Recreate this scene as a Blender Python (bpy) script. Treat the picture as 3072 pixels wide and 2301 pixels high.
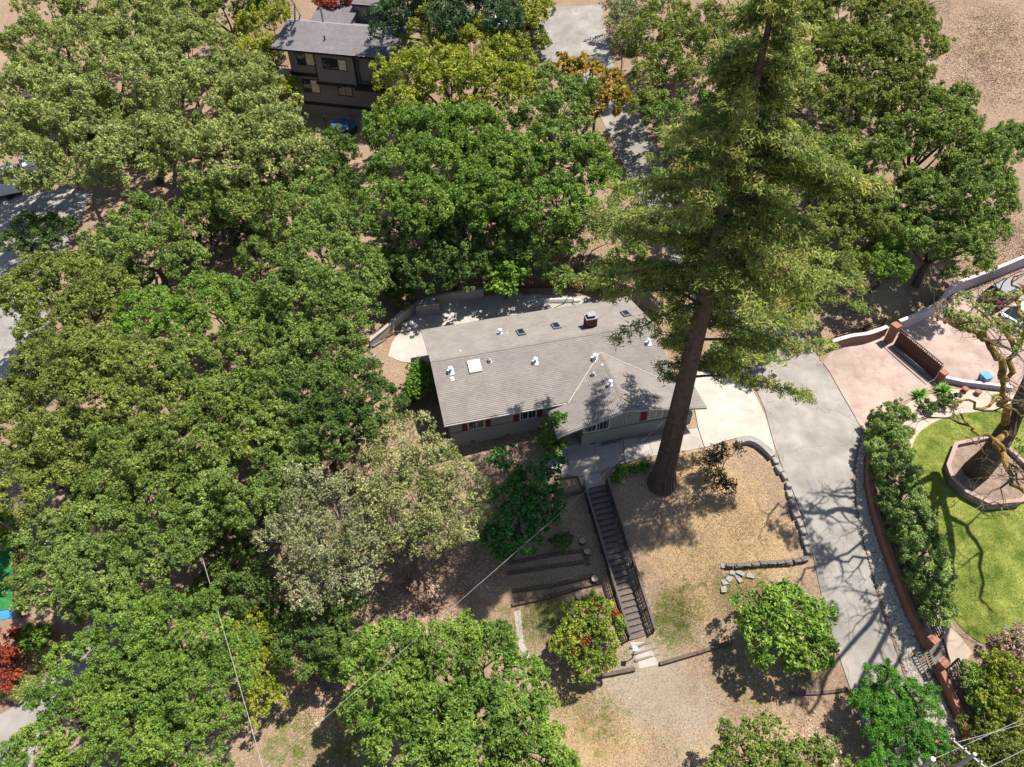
import bpy, bmesh, math, random
import numpy as np
from mathutils import Vector, Matrix

for o in list(bpy.data.objects): bpy.data.objects.remove(o)
S = bpy.context.scene
C = S.collection

# ------------------------------------------------------------------ camera, sky, sun, exposure
CH, PIT, F = 42.0, math.radians(46), 2153.0           # camera height over the house pad, downward pitch, focal length in px of 3072
cam = bpy.data.objects.new('camera', bpy.data.cameras.new('camera')); C.objects.link(cam)
cam.location = (0, 0, CH); cam.rotation_euler = (math.pi/2 - PIT, 0, 0)
cam.data.sensor_width = 36; cam.data.lens = 36*F/3072; cam.data.clip_end = 2000
S.camera = cam
SUN_EL, SUN_AZ = math.radians(66), math.atan2(.88, .475)   # azimuth from +Y towards +X
w = bpy.data.worlds.new('World'); S.world = w; w.use_nodes = True
nt = w.node_tree; sky = nt.nodes.new('ShaderNodeTexSky'); sky.sky_type = 'NISHITA'
sky.sun_disc = False; sky.sun_elevation = SUN_EL; sky.sun_rotation = SUN_AZ
bg = nt.nodes['Background']; bg.inputs[1].default_value = .085; nt.links.new(sky.outputs[0], bg.inputs[0])
sl = bpy.data.lights.new('sun', 'SUN'); sl.energy = 5.0; sl.angle = math.radians(.55); sl.color = (1, .95, .87)
so = bpy.data.objects.new('sun', sl); C.objects.link(so)
sv = Vector((math.sin(SUN_AZ)*math.cos(SUN_EL), math.cos(SUN_AZ)*math.cos(SUN_EL), math.sin(SUN_EL)))
so.rotation_euler = sv.to_track_quat('Z', 'Y').to_euler(); so.location = (60, 60, 90)
S.view_settings.view_transform = 'Standard'; S.view_settings.look = 'None'
S.view_settings.exposure = 1.0; S.view_settings.gamma = 1
S.cycles.max_bounces = 6; S.cycles.diffuse_bounces = 3; S.cycles.transmission_bounces = 3; S.cycles.transparent_max_bounces = 4

# ------------------------------------------------------------------ survey helpers (photo pixel + height -> metres)
K = 3072/2212
cp, sp_ = math.cos(PIT), math.sin(PIT)
def ray(u, v):
    dx, dy = (u-1536)/F, (1150.5-v)/F
    return np.array([dx, cp+dy*sp_, -sp_+dy*cp])
def P(u, v, z):
    r = ray(u, v); t = (z-CH)/r[2]
    return np.array([r[0]*t, r[1]*t, z])
def depth(p): return p[1]*cp+(CH-p[2])*sp_

# ------------------------------------------------------------------ terrain
CTRL = [  # surveyed spots (full px u, v, height)
 (1450,1362,-.75),(1250,1250,-.6),(1600,1400,-.75),(1700,1400,-.7),(1900,1400,-.6),(2150,1290,-.25),(2210,1180,0),(2000,1440,-.6),
 (1500,900,.15),(1750,880,.2),(1200,1040,0),(1280,970,.1),(1900,930,.2),(2130,1050,.05),(2200,1100,.1),
 (1500,830,1.3),(1850,810,2.0),(1200,840,.8),(1400,600,2.2),(1750,600,3.2),(1150,500,1.2),
 (1784,1462,-.85),(1815,1590,-1.9),(1850,1700,-2.7),(1885,1810,-3.6),(1920,1914,-4.4),(1940,1990,-4.75),(1600,1550,-1.7),(1600,1700,-2.8),(1600,1850,-3.9),(1400,1700,-2.7),
 (1200,1850,-4.0),(1300,1550,-1.8),(2100,1650,-2.0),(2100,1850,-3.6),(2050,1960,-4.6),(2300,1500,-1.0),(2300,1850,-3.4),(2000,2150,-5.0),(2300,2150,-5.0),(1700,2200,-5.3),(1300,2200,-5.6),
 (2300,1150,0),(2420,1300,-.3),(2480,1500,-1.2),(2520,1700,-2.3),(2600,1950,-3.7),(2680,2150,-4.8),
 (2600,1150,.2),(2750,1050,.4),(2950,950,.8),(2750,1250,-.2),(2940,1400,-.4),(2800,1600,-.9),(2950,1850,-1.8),(2900,2050,-3.2),(2950,2250,-4.5),(2720,1750,-2.0),
 (2400,900,1.6),(2700,850,2.0),(2950,700,4.0),(2950,400,8.0),(2950,150,11),(2500,500,6),(2300,250,9),
 (2250,960,.9),(2110,830,2.0),(2000,650,3.2),(1930,490,4.4),(1860,330,5.6),(1790,190,6.4),(1720,70,7.2),
 (1000,420,.6),(860,330,.6),(1080,400,.6),(950,60,7.0),(700,150,3.0),(400,350,-.5),(100,500,-1.5),(200,640,-2),
 (60,700,-2.4),(30,900,-3.2),(40,1150,-4.2),(600,900,-.8),(800,700,.2),(900,1100,-.6),(600,1300,-2.2),(300,1500,-4.2),(800,1550,-3),(900,1950,-4.8),
 (400,1850,-5.4),(100,2050,-6.2),(60,1750,-5.6),(500,2200,-6.3),(300,1050,-2.5),(900,2250,-6)]
CP = np.array([list(P(u, v, z)) for u, v, z in CTRL] + [[-90,70,-2],[-90,120,6],[-60,150,14],[0,150,17],[60,150,24],[100,110,20],[100,60,6],[80,20,-3],[40,-5,-7],[0,-5,-7.5],[-50,0,-9],[-80,30,-6],[-90,190,20],[100,190,32]], float)
def tps(r2): return np.where(r2 > 1e-9, .5*r2*np.log(r2+1e-12), 0)
def _fit():
    n = len(CP); xy = CP[:, :2]/30
    A = tps(((xy[:, None]-xy[None])**2).sum(-1)) + np.eye(n)*.02
    Q = np.c_[np.ones(n), xy]
    M = np.block([[A, Q], [Q.T, np.zeros((3, 3))]])
    return np.linalg.solve(M, np.r_[CP[:, 2], 0, 0, 0])
WT = _fit()
def TZ(x, y):
    x = np.clip(np.asarray(x, float), -110, 115); y = np.clip(np.asarray(y, float), -12, 200)
    sh = x.shape; q = np.c_[x.ravel(), y.ravel()]/30
    out = np.empty(len(q))
    for i in range(0, len(q), 20000):
        b = q[i:i+20000]
        out[i:i+20000] = tps(((b[:, None]-CP[None, :, :2]/30)**2).sum(-1)) @ WT[:len(CP)] + WT[-3] + b @ WT[-2:]
    return out.reshape(sh)
def G(u, v, h=0.):                                      # where the sight line meets the ground (or h metres above it)
    r = ray(u, v); t = np.linspace(18, 260, 500)
    d = CH + r[2]*t - TZ(r[0]*t, r[1]*t) - h
    k = int(np.argmax(d < 0)); k = max(k, 1)
    tt = t[k-1] + (t[k]-t[k-1])*d[k-1]/(d[k-1]-d[k]+1e-12)
    return np.array([r[0]*tt, r[1]*tt, CH+r[2]*tt])
def g(u, v, h=0.): return G(u*K, v*K, h)              # same, in the 2212-wide view of the photo

# ------------------------------------------------------------------ materials
def nodes(m):
    m.use_nodes = True; return m.node_tree.nodes, m.node_tree.links
ALB = .69                                                # measured under the photo's own exposure
def mat(name, col, rough=.8, spec=.3, metal=0, var=.12, scale=3., bump=0., bscale=40., col2=None, detail=6):
    m = bpy.data.materials.new(name); n, l = nodes(m); b = n['Principled BSDF']
    b.inputs['Roughness'].default_value = rough; b.inputs['Metallic'].default_value = metal
    b.inputs['Specular IOR Level'].default_value = spec
    tc = n.new('ShaderNodeTexCoord'); nz = n.new('ShaderNodeTexNoise'); nz.inputs['Scale'].default_value = scale; nz.inputs['Detail'].default_value = detail
    nz.inputs['Roughness'].default_value = .65
    l.new(tc.outputs['Object'], nz.inputs['Vector'])
    cr = n.new('ShaderNodeValToRGB'); l.new(nz.outputs[0], cr.inputs[0])
    a = [max(0, c*ALB*(1-var)) for c in col]; d = [min(1, c*ALB*(1+var)) for c in (col2 or col)]
    cr.color_ramp.elements[0].position = .3; cr.color_ramp.elements[1].position = .7
    cr.color_ramp.elements[0].color = (*a, 1); cr.color_ramp.elements[1].color = (*d, 1)
    l.new(cr.outputs[0], b.inputs['Base Color'])
    if bump:
        bn = n.new('ShaderNodeTexNoise'); bn.inputs['Scale'].default_value = bscale; bn.inputs['Detail'].default_value = 4; l.new(tc.outputs['Object'], bn.inputs['Vector'])
        bp = n.new('ShaderNodeBump'); bp.inputs['Strength'].default_value = bump; bp.inputs['Distance'].default_value = .03
        l.new(bn.outputs[0], bp.inputs['Height']); l.new(bp.outputs[0], b.inputs['Normal'])
    return m
def cracked(m, s=.3, wd=.010, dark=.55):
    n, l = nodes(m); b = n['Principled BSDF']; src = b.inputs['Base Color'].links[0].from_socket; tc = n.new('ShaderNodeTexCoord')
    nz = n.new('ShaderNodeTexNoise'); nz.inputs['Scale'].default_value = .9; nz.inputs['Detail'].default_value = 5; l.new(tc.outputs['Object'], nz.inputs['Vector'])
    av = n.new('ShaderNodeVectorMath'); av.operation = 'MULTIPLY_ADD'; l.new(nz.outputs['Color'], av.inputs[0]); av.inputs[1].default_value = (1.6,1.6,1.6); l.new(tc.outputs['Object'], av.inputs[2])
    vo = n.new('ShaderNodeTexVoronoi'); vo.feature = 'DISTANCE_TO_EDGE'; vo.inputs['Scale'].default_value = s; l.new(av.outputs[0], vo.inputs['Vector'])
    mr = n.new('ShaderNodeMapRange'); l.new(vo.outputs['Distance'], mr.inputs[0]); mr.inputs[1].default_value = 0; mr.inputs[2].default_value = wd; mr.inputs[3].default_value = dark; mr.inputs[4].default_value = 1
    st = n.new('ShaderNodeTexNoise'); st.inputs['Scale'].default_value = .25; st.inputs['Detail'].default_value = 9; l.new(tc.outputs['Object'], st.inputs['Vector'])
    m2 = n.new('ShaderNodeMapRange'); l.new(st.outputs[0], m2.inputs[0]); m2.inputs[1].default_value = .35; m2.inputs[2].default_value = .62; m2.inputs[3].default_value = .8; m2.inputs[4].default_value = 1.06
    mu = n.new('ShaderNodeMath'); mu.operation = 'MULTIPLY'; l.new(mr.outputs[0], mu.inputs[0]); l.new(m2.outputs[0], mu.inputs[1])
    mx = n.new('ShaderNodeMix'); mx.data_type = 'RGBA'; mx.blend_type = 'MULTIPLY'; mx.inputs[0].default_value = 1; l.new(src, mx.inputs[6]); l.new(mu.outputs[0], mx.inputs[7]); l.new(mx.outputs[2], b.inputs['Base Color'])
    return m
def leafmat(name, c1, c2, c3, trans=.28, rough=.6, spec=.18, gain=(1.42,1.42,1.0)):
    c1, c2, c3 = [tuple(min(.8, x*y) for x, y in zip(q, gain)) for q in (c1, c2, c3)]; c1 = tuple(x*.6 for x in c1); c3 = tuple(min(.75, x*1.12) for x in c3)  # ramp ends pushed apart, painting sunlit and shaded leaf contrast into the colour
    # leaf colour differs from leaf to leaf and from bough to bough
    m = bpy.data.materials.new(name); n, l = nodes(m); b = n['Principled BSDF']; out = n['Material Output']
    geo = n.new('ShaderNodeNewGeometry'); tc = n.new('ShaderNodeTexCoord')
    nz = n.new('ShaderNodeTexNoise'); nz.inputs['Scale'].default_value = .55; nz.inputs['Detail'].default_value = 3; l.new(tc.outputs['Object'], nz.inputs['Vector'])
    ad = n.new('ShaderNodeMath'); ad.operation = 'MULTIPLY_ADD'; l.new(geo.outputs['Random Per Island'], ad.inputs[0]); ad.inputs[1].default_value = .55
    mm = n.new('ShaderNodeMath'); mm.operation = 'MULTIPLY_ADD'; l.new(nz.outputs[0], mm.inputs[0]); mm.inputs[1].default_value = 1.5; mm.inputs[2].default_value = -.52
    l.new(mm.outputs[0], ad.inputs[2])
    cr = n.new('ShaderNodeValToRGB'); l.new(ad.outputs[0], cr.inputs[0])
    e = cr.color_ramp.elements; e[0].position = .05; e[0].color = (*c1, 1); e[1].position = .95; e[1].color = (*c3, 1)
    k = e.new(.5); k.color = (*c2, 1)
    l.new(cr.outputs[0], b.inputs['Base Color']); b.inputs['Roughness'].default_value = rough; b.inputs['Specular IOR Level'].default_value = spec
    tr = n.new('ShaderNodeBsdfTranslucent'); hs = n.new('ShaderNodeHueSaturation'); hs.inputs['Saturation'].default_value = 1.1; hs.inputs['Value'].default_value = 1.3
    l.new(cr.outputs[0], hs.inputs['Color']); l.new(hs.outputs[0], tr.inputs[0])
    mx = n.new('ShaderNodeMixShader'); mx.inputs[0].default_value = trans
    l.new(b.outputs[0], mx.inputs[1]); l.new(tr.outputs[0], mx.inputs[2]); l.new(mx.outputs[0], out.inputs[0])
    return m
def glassmat(name, col=(.02,.03,.035), rough=.04):
    m = mat(name, col, rough, .9, var=.3, scale=1.5); return m

MT = {}
MT['bark'] = mat('bark', (.12,.09,.065), .95, .1, var=.4, scale=6, bump=.6, bscale=25)
MT['barkgrey'] = mat('bark_grey', (.26,.23,.19), .95, .1, var=.35, scale=5, bump=.5, bscale=25)
MT['deadwood'] = mat('dead_wood', (.42,.37,.31), .95, .1, var=.3, scale=5)
MT['barkmoss'] = mat('lichen_twig', (.09,.07,.05), .95, .1, var=.4, scale=2, col2=(.20,.16,.09))
MT['moss'] = mat('mossy_bark', (.085,.065,.05), .95, .1, var=.4, scale=1.3, col2=(.34,.22,.05), bump=.5, bscale=20)
MT['rbark'] = mat('redwood_bark', (.13,.092,.072), .95, .1, var=.35, scale=3, bump=.3, bscale=12)
MT['concrete'] = mat('concrete', (.53,.48,.41), .9, .2, var=.12, scale=.9, bump=.15, bscale=60)
MT['slab'] = mat('walk_concrete', (.48,.43,.38), .9, .2, var=.12, scale=1.1, bump=.15, bscale=60)
MT['asphalt'] = mat('old_asphalt', (.32,.29,.255), .92, .2, var=.16, scale=.7, bump=.2, bscale=90, col2=(.36,.33,.295))
MT['street'] = mat('street_asphalt', (.36,.33,.30), .92, .2, var=.14, scale=.6, bump=.2, bscale=90)
MT['stucco'] = mat('grey_green_stucco', (.30,.30,.255), .9, .2, var=.05, scale=6, bump=.2, bscale=90)
MT['board'] = mat('grey_board', (.36,.36,.315), .85, .2, var=.06, scale=6)
MT['white'] = mat('white_paint', (.78,.77,.74), .6, .3, var=.05)
MT['fascia'] = mat('taupe_fascia', (.46,.43,.39), .7, .2, var=.05)
MT['whitemetal'] = mat('white_metal', (.8,.8,.8), .4, .4, var=.03)
MT['red'] = mat('red_shutter', (.22,.035,.03), .7, .2, var=.12, scale=8)
MT['glass'] = glassmat('window_glass')
MT['dark'] = mat('dark_interior', (.015,.015,.018), .8, .2)
MT['brick'] = mat('red_brick', (.17,.055,.042), .9, .2, var=.3, scale=14, bump=.3, bscale=30)
MT['metal'] = mat('galvanised_metal', (.35,.36,.38), .5, .5, metal=.5, var=.1)
MT['darkmetal'] = mat('dark_metal', (.03,.03,.035), .5, .4, var=.1)
MT['fence'] = mat('brown_fence_wood', (.16,.085,.045), .9, .15, var=.35, scale=4, bump=.3, bscale=30)
MT['fencegrey'] = mat('weathered_wood', (.22,.19,.16), .9, .15, var=.25, scale=4, bump=.3, bscale=30)
MT['stairwood'] = mat('dark_stair_wood', (.15,.125,.11), .9, .15, var=.3, scale=5, bump=.3, bscale=30)
MT['rail'] = mat('dark_rail_wood', (.075,.052,.042), .85, .2, var=.3, scale=5)
MT['timber'] = mat('landscape_timber', (.14,.105,.085), .95, .1, var=.35, scale=6, bump=.3, bscale=30)
MT['terracotta'] = mat('terracotta_stucco', (.36,.17,.115), .9, .15, var=.12, scale=2, bump=.2, bscale=60)
MT['lavender'] = mat('pale_stucco', (.52,.44,.46), .9, .15, var=.06, scale=2, bump=.2, bscale=60)
MT['cap'] = mat('pale_wall_cap', (.66,.57,.54), .85, .2, var=.08, scale=3)
MT['paver'] = mat('pink_stamped_concrete', (.40,.275,.235), .85, .25, var=.12, scale=.8, col2=(.46,.36,.30), bump=.15, bscale=50)
MT['gate'] = mat('brown_iron', (.11,.042,.03), .6, .35, var=.2, scale=4)
MT['plbrick'] = mat('planter_brick', (.42,.29,.26), .9, .2, var=.18, scale=7, bump=.2, bscale=40)
MT['path'] = mat('beige_path', (.50,.40,.32), .95, .15, var=.14, scale=1.5, bump=.3, bscale=60)
MT['soil'] = mat('dry_soil', (.27,.20,.15), 1, .1, var=.35, scale=2.5, bump=.5, bscale=40)
MT['mulch'] = mat('bark_mulch', (.33,.19,.13), 1, .1, var=.35, scale=9, bump=.8, bscale=50)
MT['stone'] = mat('grey_stone', (.33,.305,.275), .95, .15, var=.25, scale=4, bump=.5, bscale=25)
MT['darkstone'] = mat('dark_flat_stone', (.17,.15,.13), .95, .15, var=.3, scale=5, bump=.5, bscale=25)
MT['gravel'] = mat('cream_gravel', (.50,.45,.38), .95, .15, var=.35, scale=6)
MT['blue'] = mat('blue_plastic', (.10,.30,.62), .45, .4, var=.06)
MT['turfblue'] = mat('blue_court', (.06,.28,.72), .8, .2, var=.05)
MT['taupe'] = mat('taupe_siding', (.27,.23,.205), .9, .15, var=.05, scale=5, bump=.1, bscale=60)
MT['trim'] = mat('dark_trim', (.035,.028,.028), .8, .2, var=.1)
MT['maroon'] = mat('maroon_car_paint', (.13,.018,.028), .25, .6, var=.04)
MT['silver'] = mat('silver_panel', (.32,.33,.33), .3, .5, metal=.2, var=.03)
MT['carwhite'] = mat('white_car_paint', (.75,.76,.78), .25, .6, var=.02)
MT['tyre'] = mat('tyre_rubber', (.02,.02,.02), .9, .2)
MT['chrome'] = mat('wheel_metal', (.5,.5,.5), .35, .5, metal=.8)
MT['lampred'] = mat('tail_lamp_red', (.35,.02,.02), .3, .5)
MT['wire'] = mat('pale_cable', (.40,.38,.36), .6, .3)
MT['pole'] = mat('pole_wood', (.42,.40,.38), .9, .2, var=.15)
MT['tarp'] = mat('blue_tarp', (.03,.13,.24), .5, .4, var=.1)
MT['red2'] = mat('red_flower', (.45,.03,.03), .6, .3, var=.2)
MT['tan'] = mat('tan_deck', (.45,.30,.2), .8, .2, var=.1)
MT['painted_reflection'] = mat('painted_window_reflection', (.85,.66,.45), .7, .3, var=.35, scale=5)  # bright tan pane colour, painted in as light reflected by the windows

cracked(MT['asphalt'], .17, .007, .7); cracked(MT['street'], .25); cracked(MT['concrete'], .22, .006, .65); cracked(MT['paver'], .5, .012, .78); cracked(MT['slab'], .2, .006, .7)
def brickmat(name, c1, c2, bw, bh, mortar, mcol):
    m = mat(name, c1, .92, .15, var=.2, scale=1.2); n, l = nodes(m); b = n['Principled BSDF']
    tc = n.new('ShaderNodeTexCoord'); bk = n.new('ShaderNodeTexBrick'); l.new(tc.outputs['Object'], bk.inputs['Vector'])
    c1, c2, mcol = [tuple(x*ALB for x in q) for q in (c1, c2, mcol)]
    bk.inputs['Color1'].default_value = (*c1, 1); bk.inputs['Color2'].default_value = (*c2, 1); bk.inputs['Mortar'].default_value = (*mcol, 1)
    bk.inputs['Scale'].default_value = 1; bk.inputs['Brick Width'].default_value = bw; bk.inputs['Row Height'].default_value = bh; bk.inputs['Mortar Size'].default_value = mortar
    bk.inputs['Mortar Smooth'].default_value = .3
    nz = n.new('ShaderNodeTexNoise'); nz.inputs['Scale'].default_value = .8; nz.inputs['Detail'].default_value = 8; l.new(tc.outputs['Object'], nz.inputs['Vector'])
    mx = n.new('ShaderNodeMix'); mx.data_type = 'RGBA'; mx.blend_type = 'MULTIPLY'; mx.inputs[0].default_value = .45
    cr = n.new('ShaderNodeValToRGB'); cr.color_ramp.elements[0].position = .3; cr.color_ramp.elements[0].color = (.55,.55,.55,1); cr.color_ramp.elements[1].position = .75; l.new(nz.outputs[0], cr.inputs[0])
    l.new(bk.outputs[0], mx.inputs[6]); l.new(cr.outputs[0], mx.inputs[7]); l.new(mx.outputs[2], b.inputs['Base Color'])
    return m
MT['shingle'] = brickmat('taupe_shingle', (.285,.252,.225), (.335,.298,.268), .32, .15, .006, (.22,.20,.18))
MT['shingle2'] = brickmat('grey_shingle', (.27,.245,.25), (.33,.30,.305), .32, .15, .006, (.2,.18,.18))

LF = {}
LF['oak'] = leafmat('oak_leaf', (.050,.078,.020), (.10,.145,.038), (.18,.21,.065))
LF['oakpale'] = leafmat('pale_oak_leaf', (.075,.10,.038), (.15,.182,.070), (.27,.285,.135))
LF['oakolive'] = leafmat('olive_oak_leaf', (.055,.070,.018), (.11,.138,.038), (.19,.205,.065))
LF['oakgreen'] = leafmat('green_oak_leaf', (.050,.080,.022), (.10,.150,.045), (.18,.225,.075))
LF['bay'] = leafmat('bay_leaf', (.045,.085,.020), (.09,.155,.034), (.17,.22,.055))
LF['yellowgreen'] = leafmat('yellow_green_leaf', (.085,.125,.015), (.16,.20,.028), (.27,.28,.05), gain=(1.45,1.35,1.1))
LF['bright'] = leafmat('bright_leaf', (.05,.11,.02), (.10,.19,.03), (.18,.27,.06), .35, gain=(1.3,1.25,1))
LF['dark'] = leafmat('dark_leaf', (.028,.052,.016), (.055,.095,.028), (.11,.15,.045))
LF['dry'] = leafmat('dry_oak_leaf', (.08,.105,.03), (.165,.18,.07), (.33,.31,.17), gain=(1.35,1.35,1.15))
LF['greydry'] = leafmat('grey_dry_leaf', (.075,.095,.035), (.155,.165,.075), (.32,.30,.19), gain=(1.3,1.32,1.2))
LF['maple'] = leafmat('dark_maple_leaf', (.015,.075,.022), (.03,.115,.03), (.07,.19,.04), .35, gain=(1.45,1.35,1.1))
LF['orange'] = leafmat('orange_maple_leaf', (.12,.16,.02), (.26,.20,.035), (.50,.25,.06), .35, gain=(1,1,1))
LF['redshrub'] = leafmat('red_shrub_leaf', (.13,.03,.025), (.30,.055,.035), (.45,.14,.07), gain=(.85,.82,.8))
LF['purple'] = leafmat('purple_leaf', (.02,.018,.012), (.035,.030,.018), (.07,.06,.03))
LF['redwood'] = leafmat('redwood_needle', (.050,.080,.030), (.12,.16,.050), (.24,.235,.075), .3)
LF['redwoodtip'] = leafmat('redwood_tip', (.13,.14,.035), (.25,.22,.06), (.38,.27,.10), .2, gain=(.85,.82,.8))
LF['conifer'] = leafmat('dark_conifer_needle', (.015,.035,.022), (.03,.06,.032), (.06,.09,.045), .15)
LF['magnolia'] = leafmat('glossy_magnolia_leaf', (.05,.11,.018), (.10,.19,.03), (.20,.29,.06), .25, .5, .25, gain=(1.45,1.35,1.1))
LF['pine'] = leafmat('pine_needle', (.025,.085,.012), (.05,.15,.02), (.10,.22,.035), .2, gain=(1.45,1.35,1.1))
LF['hedge'] = leafmat('hedge_leaf', (.07,.12,.04), (.14,.20,.075), (.26,.31,.15), .3)
LF['straw'] = leafmat('dry_straw', (.24,.17,.09), (.40,.29,.16), (.55,.42,.25), .2, gain=(.85,.82,.8))
LF['litter'] = leafmat('leaf_litter', (.20,.12,.08), (.36,.245,.17), (.58,.46,.35), .1, gain=(.85,.82,.8))
LF['grass'] = leafmat('lawn_grass', (.05,.13,.012), (.10,.20,.02), (.20,.28,.04), .25, gain=(1.1,1.15,1))
LF['sage'] = leafmat('sage_leaf', (.10,.12,.055), (.19,.21,.09), (.30,.30,.15))
LF['berries'] = leafmat('pyracantha_leaf', (.05,.09,.02), (.12,.17,.03), (.27,.27,.05), .3)
LF['yucca'] = leafmat('yucca_leaf', (.06,.15,.03), (.11,.24,.05), (.22,.34,.09), .2)

# ground: bare litter, dry grass, green grass, compacted grey dirt - shares painted per vertex from the zones of the plot
def groundmat():
    m = bpy.data.materials.new('hillside_ground'); n, l = nodes(m); b = n['Principled BSDF']; b.inputs['Roughness'].default_value = 1; b.inputs['Specular IOR Level'].default_value = .1
    tc = n.new('ShaderNodeTexCoord')
    def noise(s, d=6, r=.65):
        z = n.new('ShaderNodeTexNoise'); z.inputs['Scale'].default_value = s; z.inputs['Detail'].default_value = d; z.inputs['Roughness'].default_value = r; l.new(tc.outputs['Object'], z.inputs['Vector']); return z.outputs[0]
    def ramp(fac, *st):
        r = n.new('ShaderNodeValToRGB'); l.new(fac, r.inputs[0]); e = r.color_ramp.elements
        e[0].position, e[0].color = st[0][0], (*st[0][1], 1); e[1].position, e[1].color = st[-1][0], (*st[-1][1], 1)
        for p_, c_ in st[1:-1]: k = e.new(p_); k.color = (*c_, 1)
        return r.outputs[0]
    def mix(fac, a, b_):
        x = n.new('ShaderNodeMix'); x.data_type = 'RGBA'; l.new(fac, x.inputs[0]); l.new(a, x.inputs[6]); l.new(b_, x.inputs[7]); return x.outputs[2]
    fine, mid, big = noise(9, 8, .75), noise(1.6, 6), noise(.35, 4)
    litter = ramp(fine, (.3,(.13,.085,.052)), (.5,(.37,.265,.18)), (.72,(.57,.45,.33)))
    dry = ramp(fine, (.3,(.30,.205,.10)), (.5,(.50,.36,.20)), (.72,(.66,.52,.33)))
    green = ramp(fine, (.3,(.07,.10,.018)), (.55,(.17,.20,.045)), (.75,(.36,.32,.11)))
    gray = ramp(fine, (.3,(.26,.22,.16)), (.55,(.40,.345,.265)), (.75,(.56,.47,.33)))
    col = litter
    for att, c_ in (('dry', dry), ('gray', gray), ('green', green)):
        a = n.new('ShaderNodeAttribute'); a.attribute_name = att
        mm = n.new('ShaderNodeMath'); mm.operation = 'MULTIPLY_ADD'; l.new(mid, mm.inputs[0]); mm.inputs[1].default_value = 1.9; mm.inputs[2].default_value = -.95
        s2 = n.new('ShaderNodeMath'); s2.operation = 'ADD'; l.new(mm.outputs[0], s2.inputs[0]); l.new(a.outputs['Fac'], s2.inputs[1])
        rr = n.new('ShaderNodeMapRange'); l.new(s2.outputs[0], rr.inputs[0]); rr.inputs[1].default_value = .3; rr.inputs[2].default_value = .75
        g2 = n.new('ShaderNodeMath'); g2.operation = 'MULTIPLY'; l.new(rr.outputs[0], g2.inputs[0])
        st = n.new('ShaderNodeMapRange'); l.new(a.outputs['Fac'], st.inputs[0]); st.inputs[1].default_value = 0; st.inputs[2].default_value = .25
        l.new(st.outputs[0], g2.inputs[1]); col = mix(g2.outputs[0], col, c_)
    dk = ramp(big, (.3,(.54,.51,.50)), (.7,(.70,.69,.69)))
    mu = n.new('ShaderNodeMix'); mu.data_type = 'RGBA'; mu.blend_type = 'MULTIPLY'; mu.inputs[0].default_value = 1; l.new(col, mu.inputs[6]); l.new(dk, mu.inputs[7])
    l.new(mu.outputs[2], b.inputs['Base Color'])
    bp = n.new('ShaderNodeBump'); bp.inputs['Strength'].default_value = .7; bp.inputs['Distance'].default_value = .08; l.new(fine, bp.inputs['Height']); l.new(bp.outputs[0], b.inputs['Normal'])
    return m
MT['ground'] = groundmat()
def lawnmat():
    m = mat('lawn_turf', (.085,.165,.016), 1, .1, var=.4, scale=.7, col2=(.25,.255,.06), bump=.6, bscale=60, detail=9); return m
MT['lawn'] = lawnmat()
MT['turf'] = mat('green_turf', (.04,.20,.06), 1, .1, var=.3, scale=3)

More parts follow.
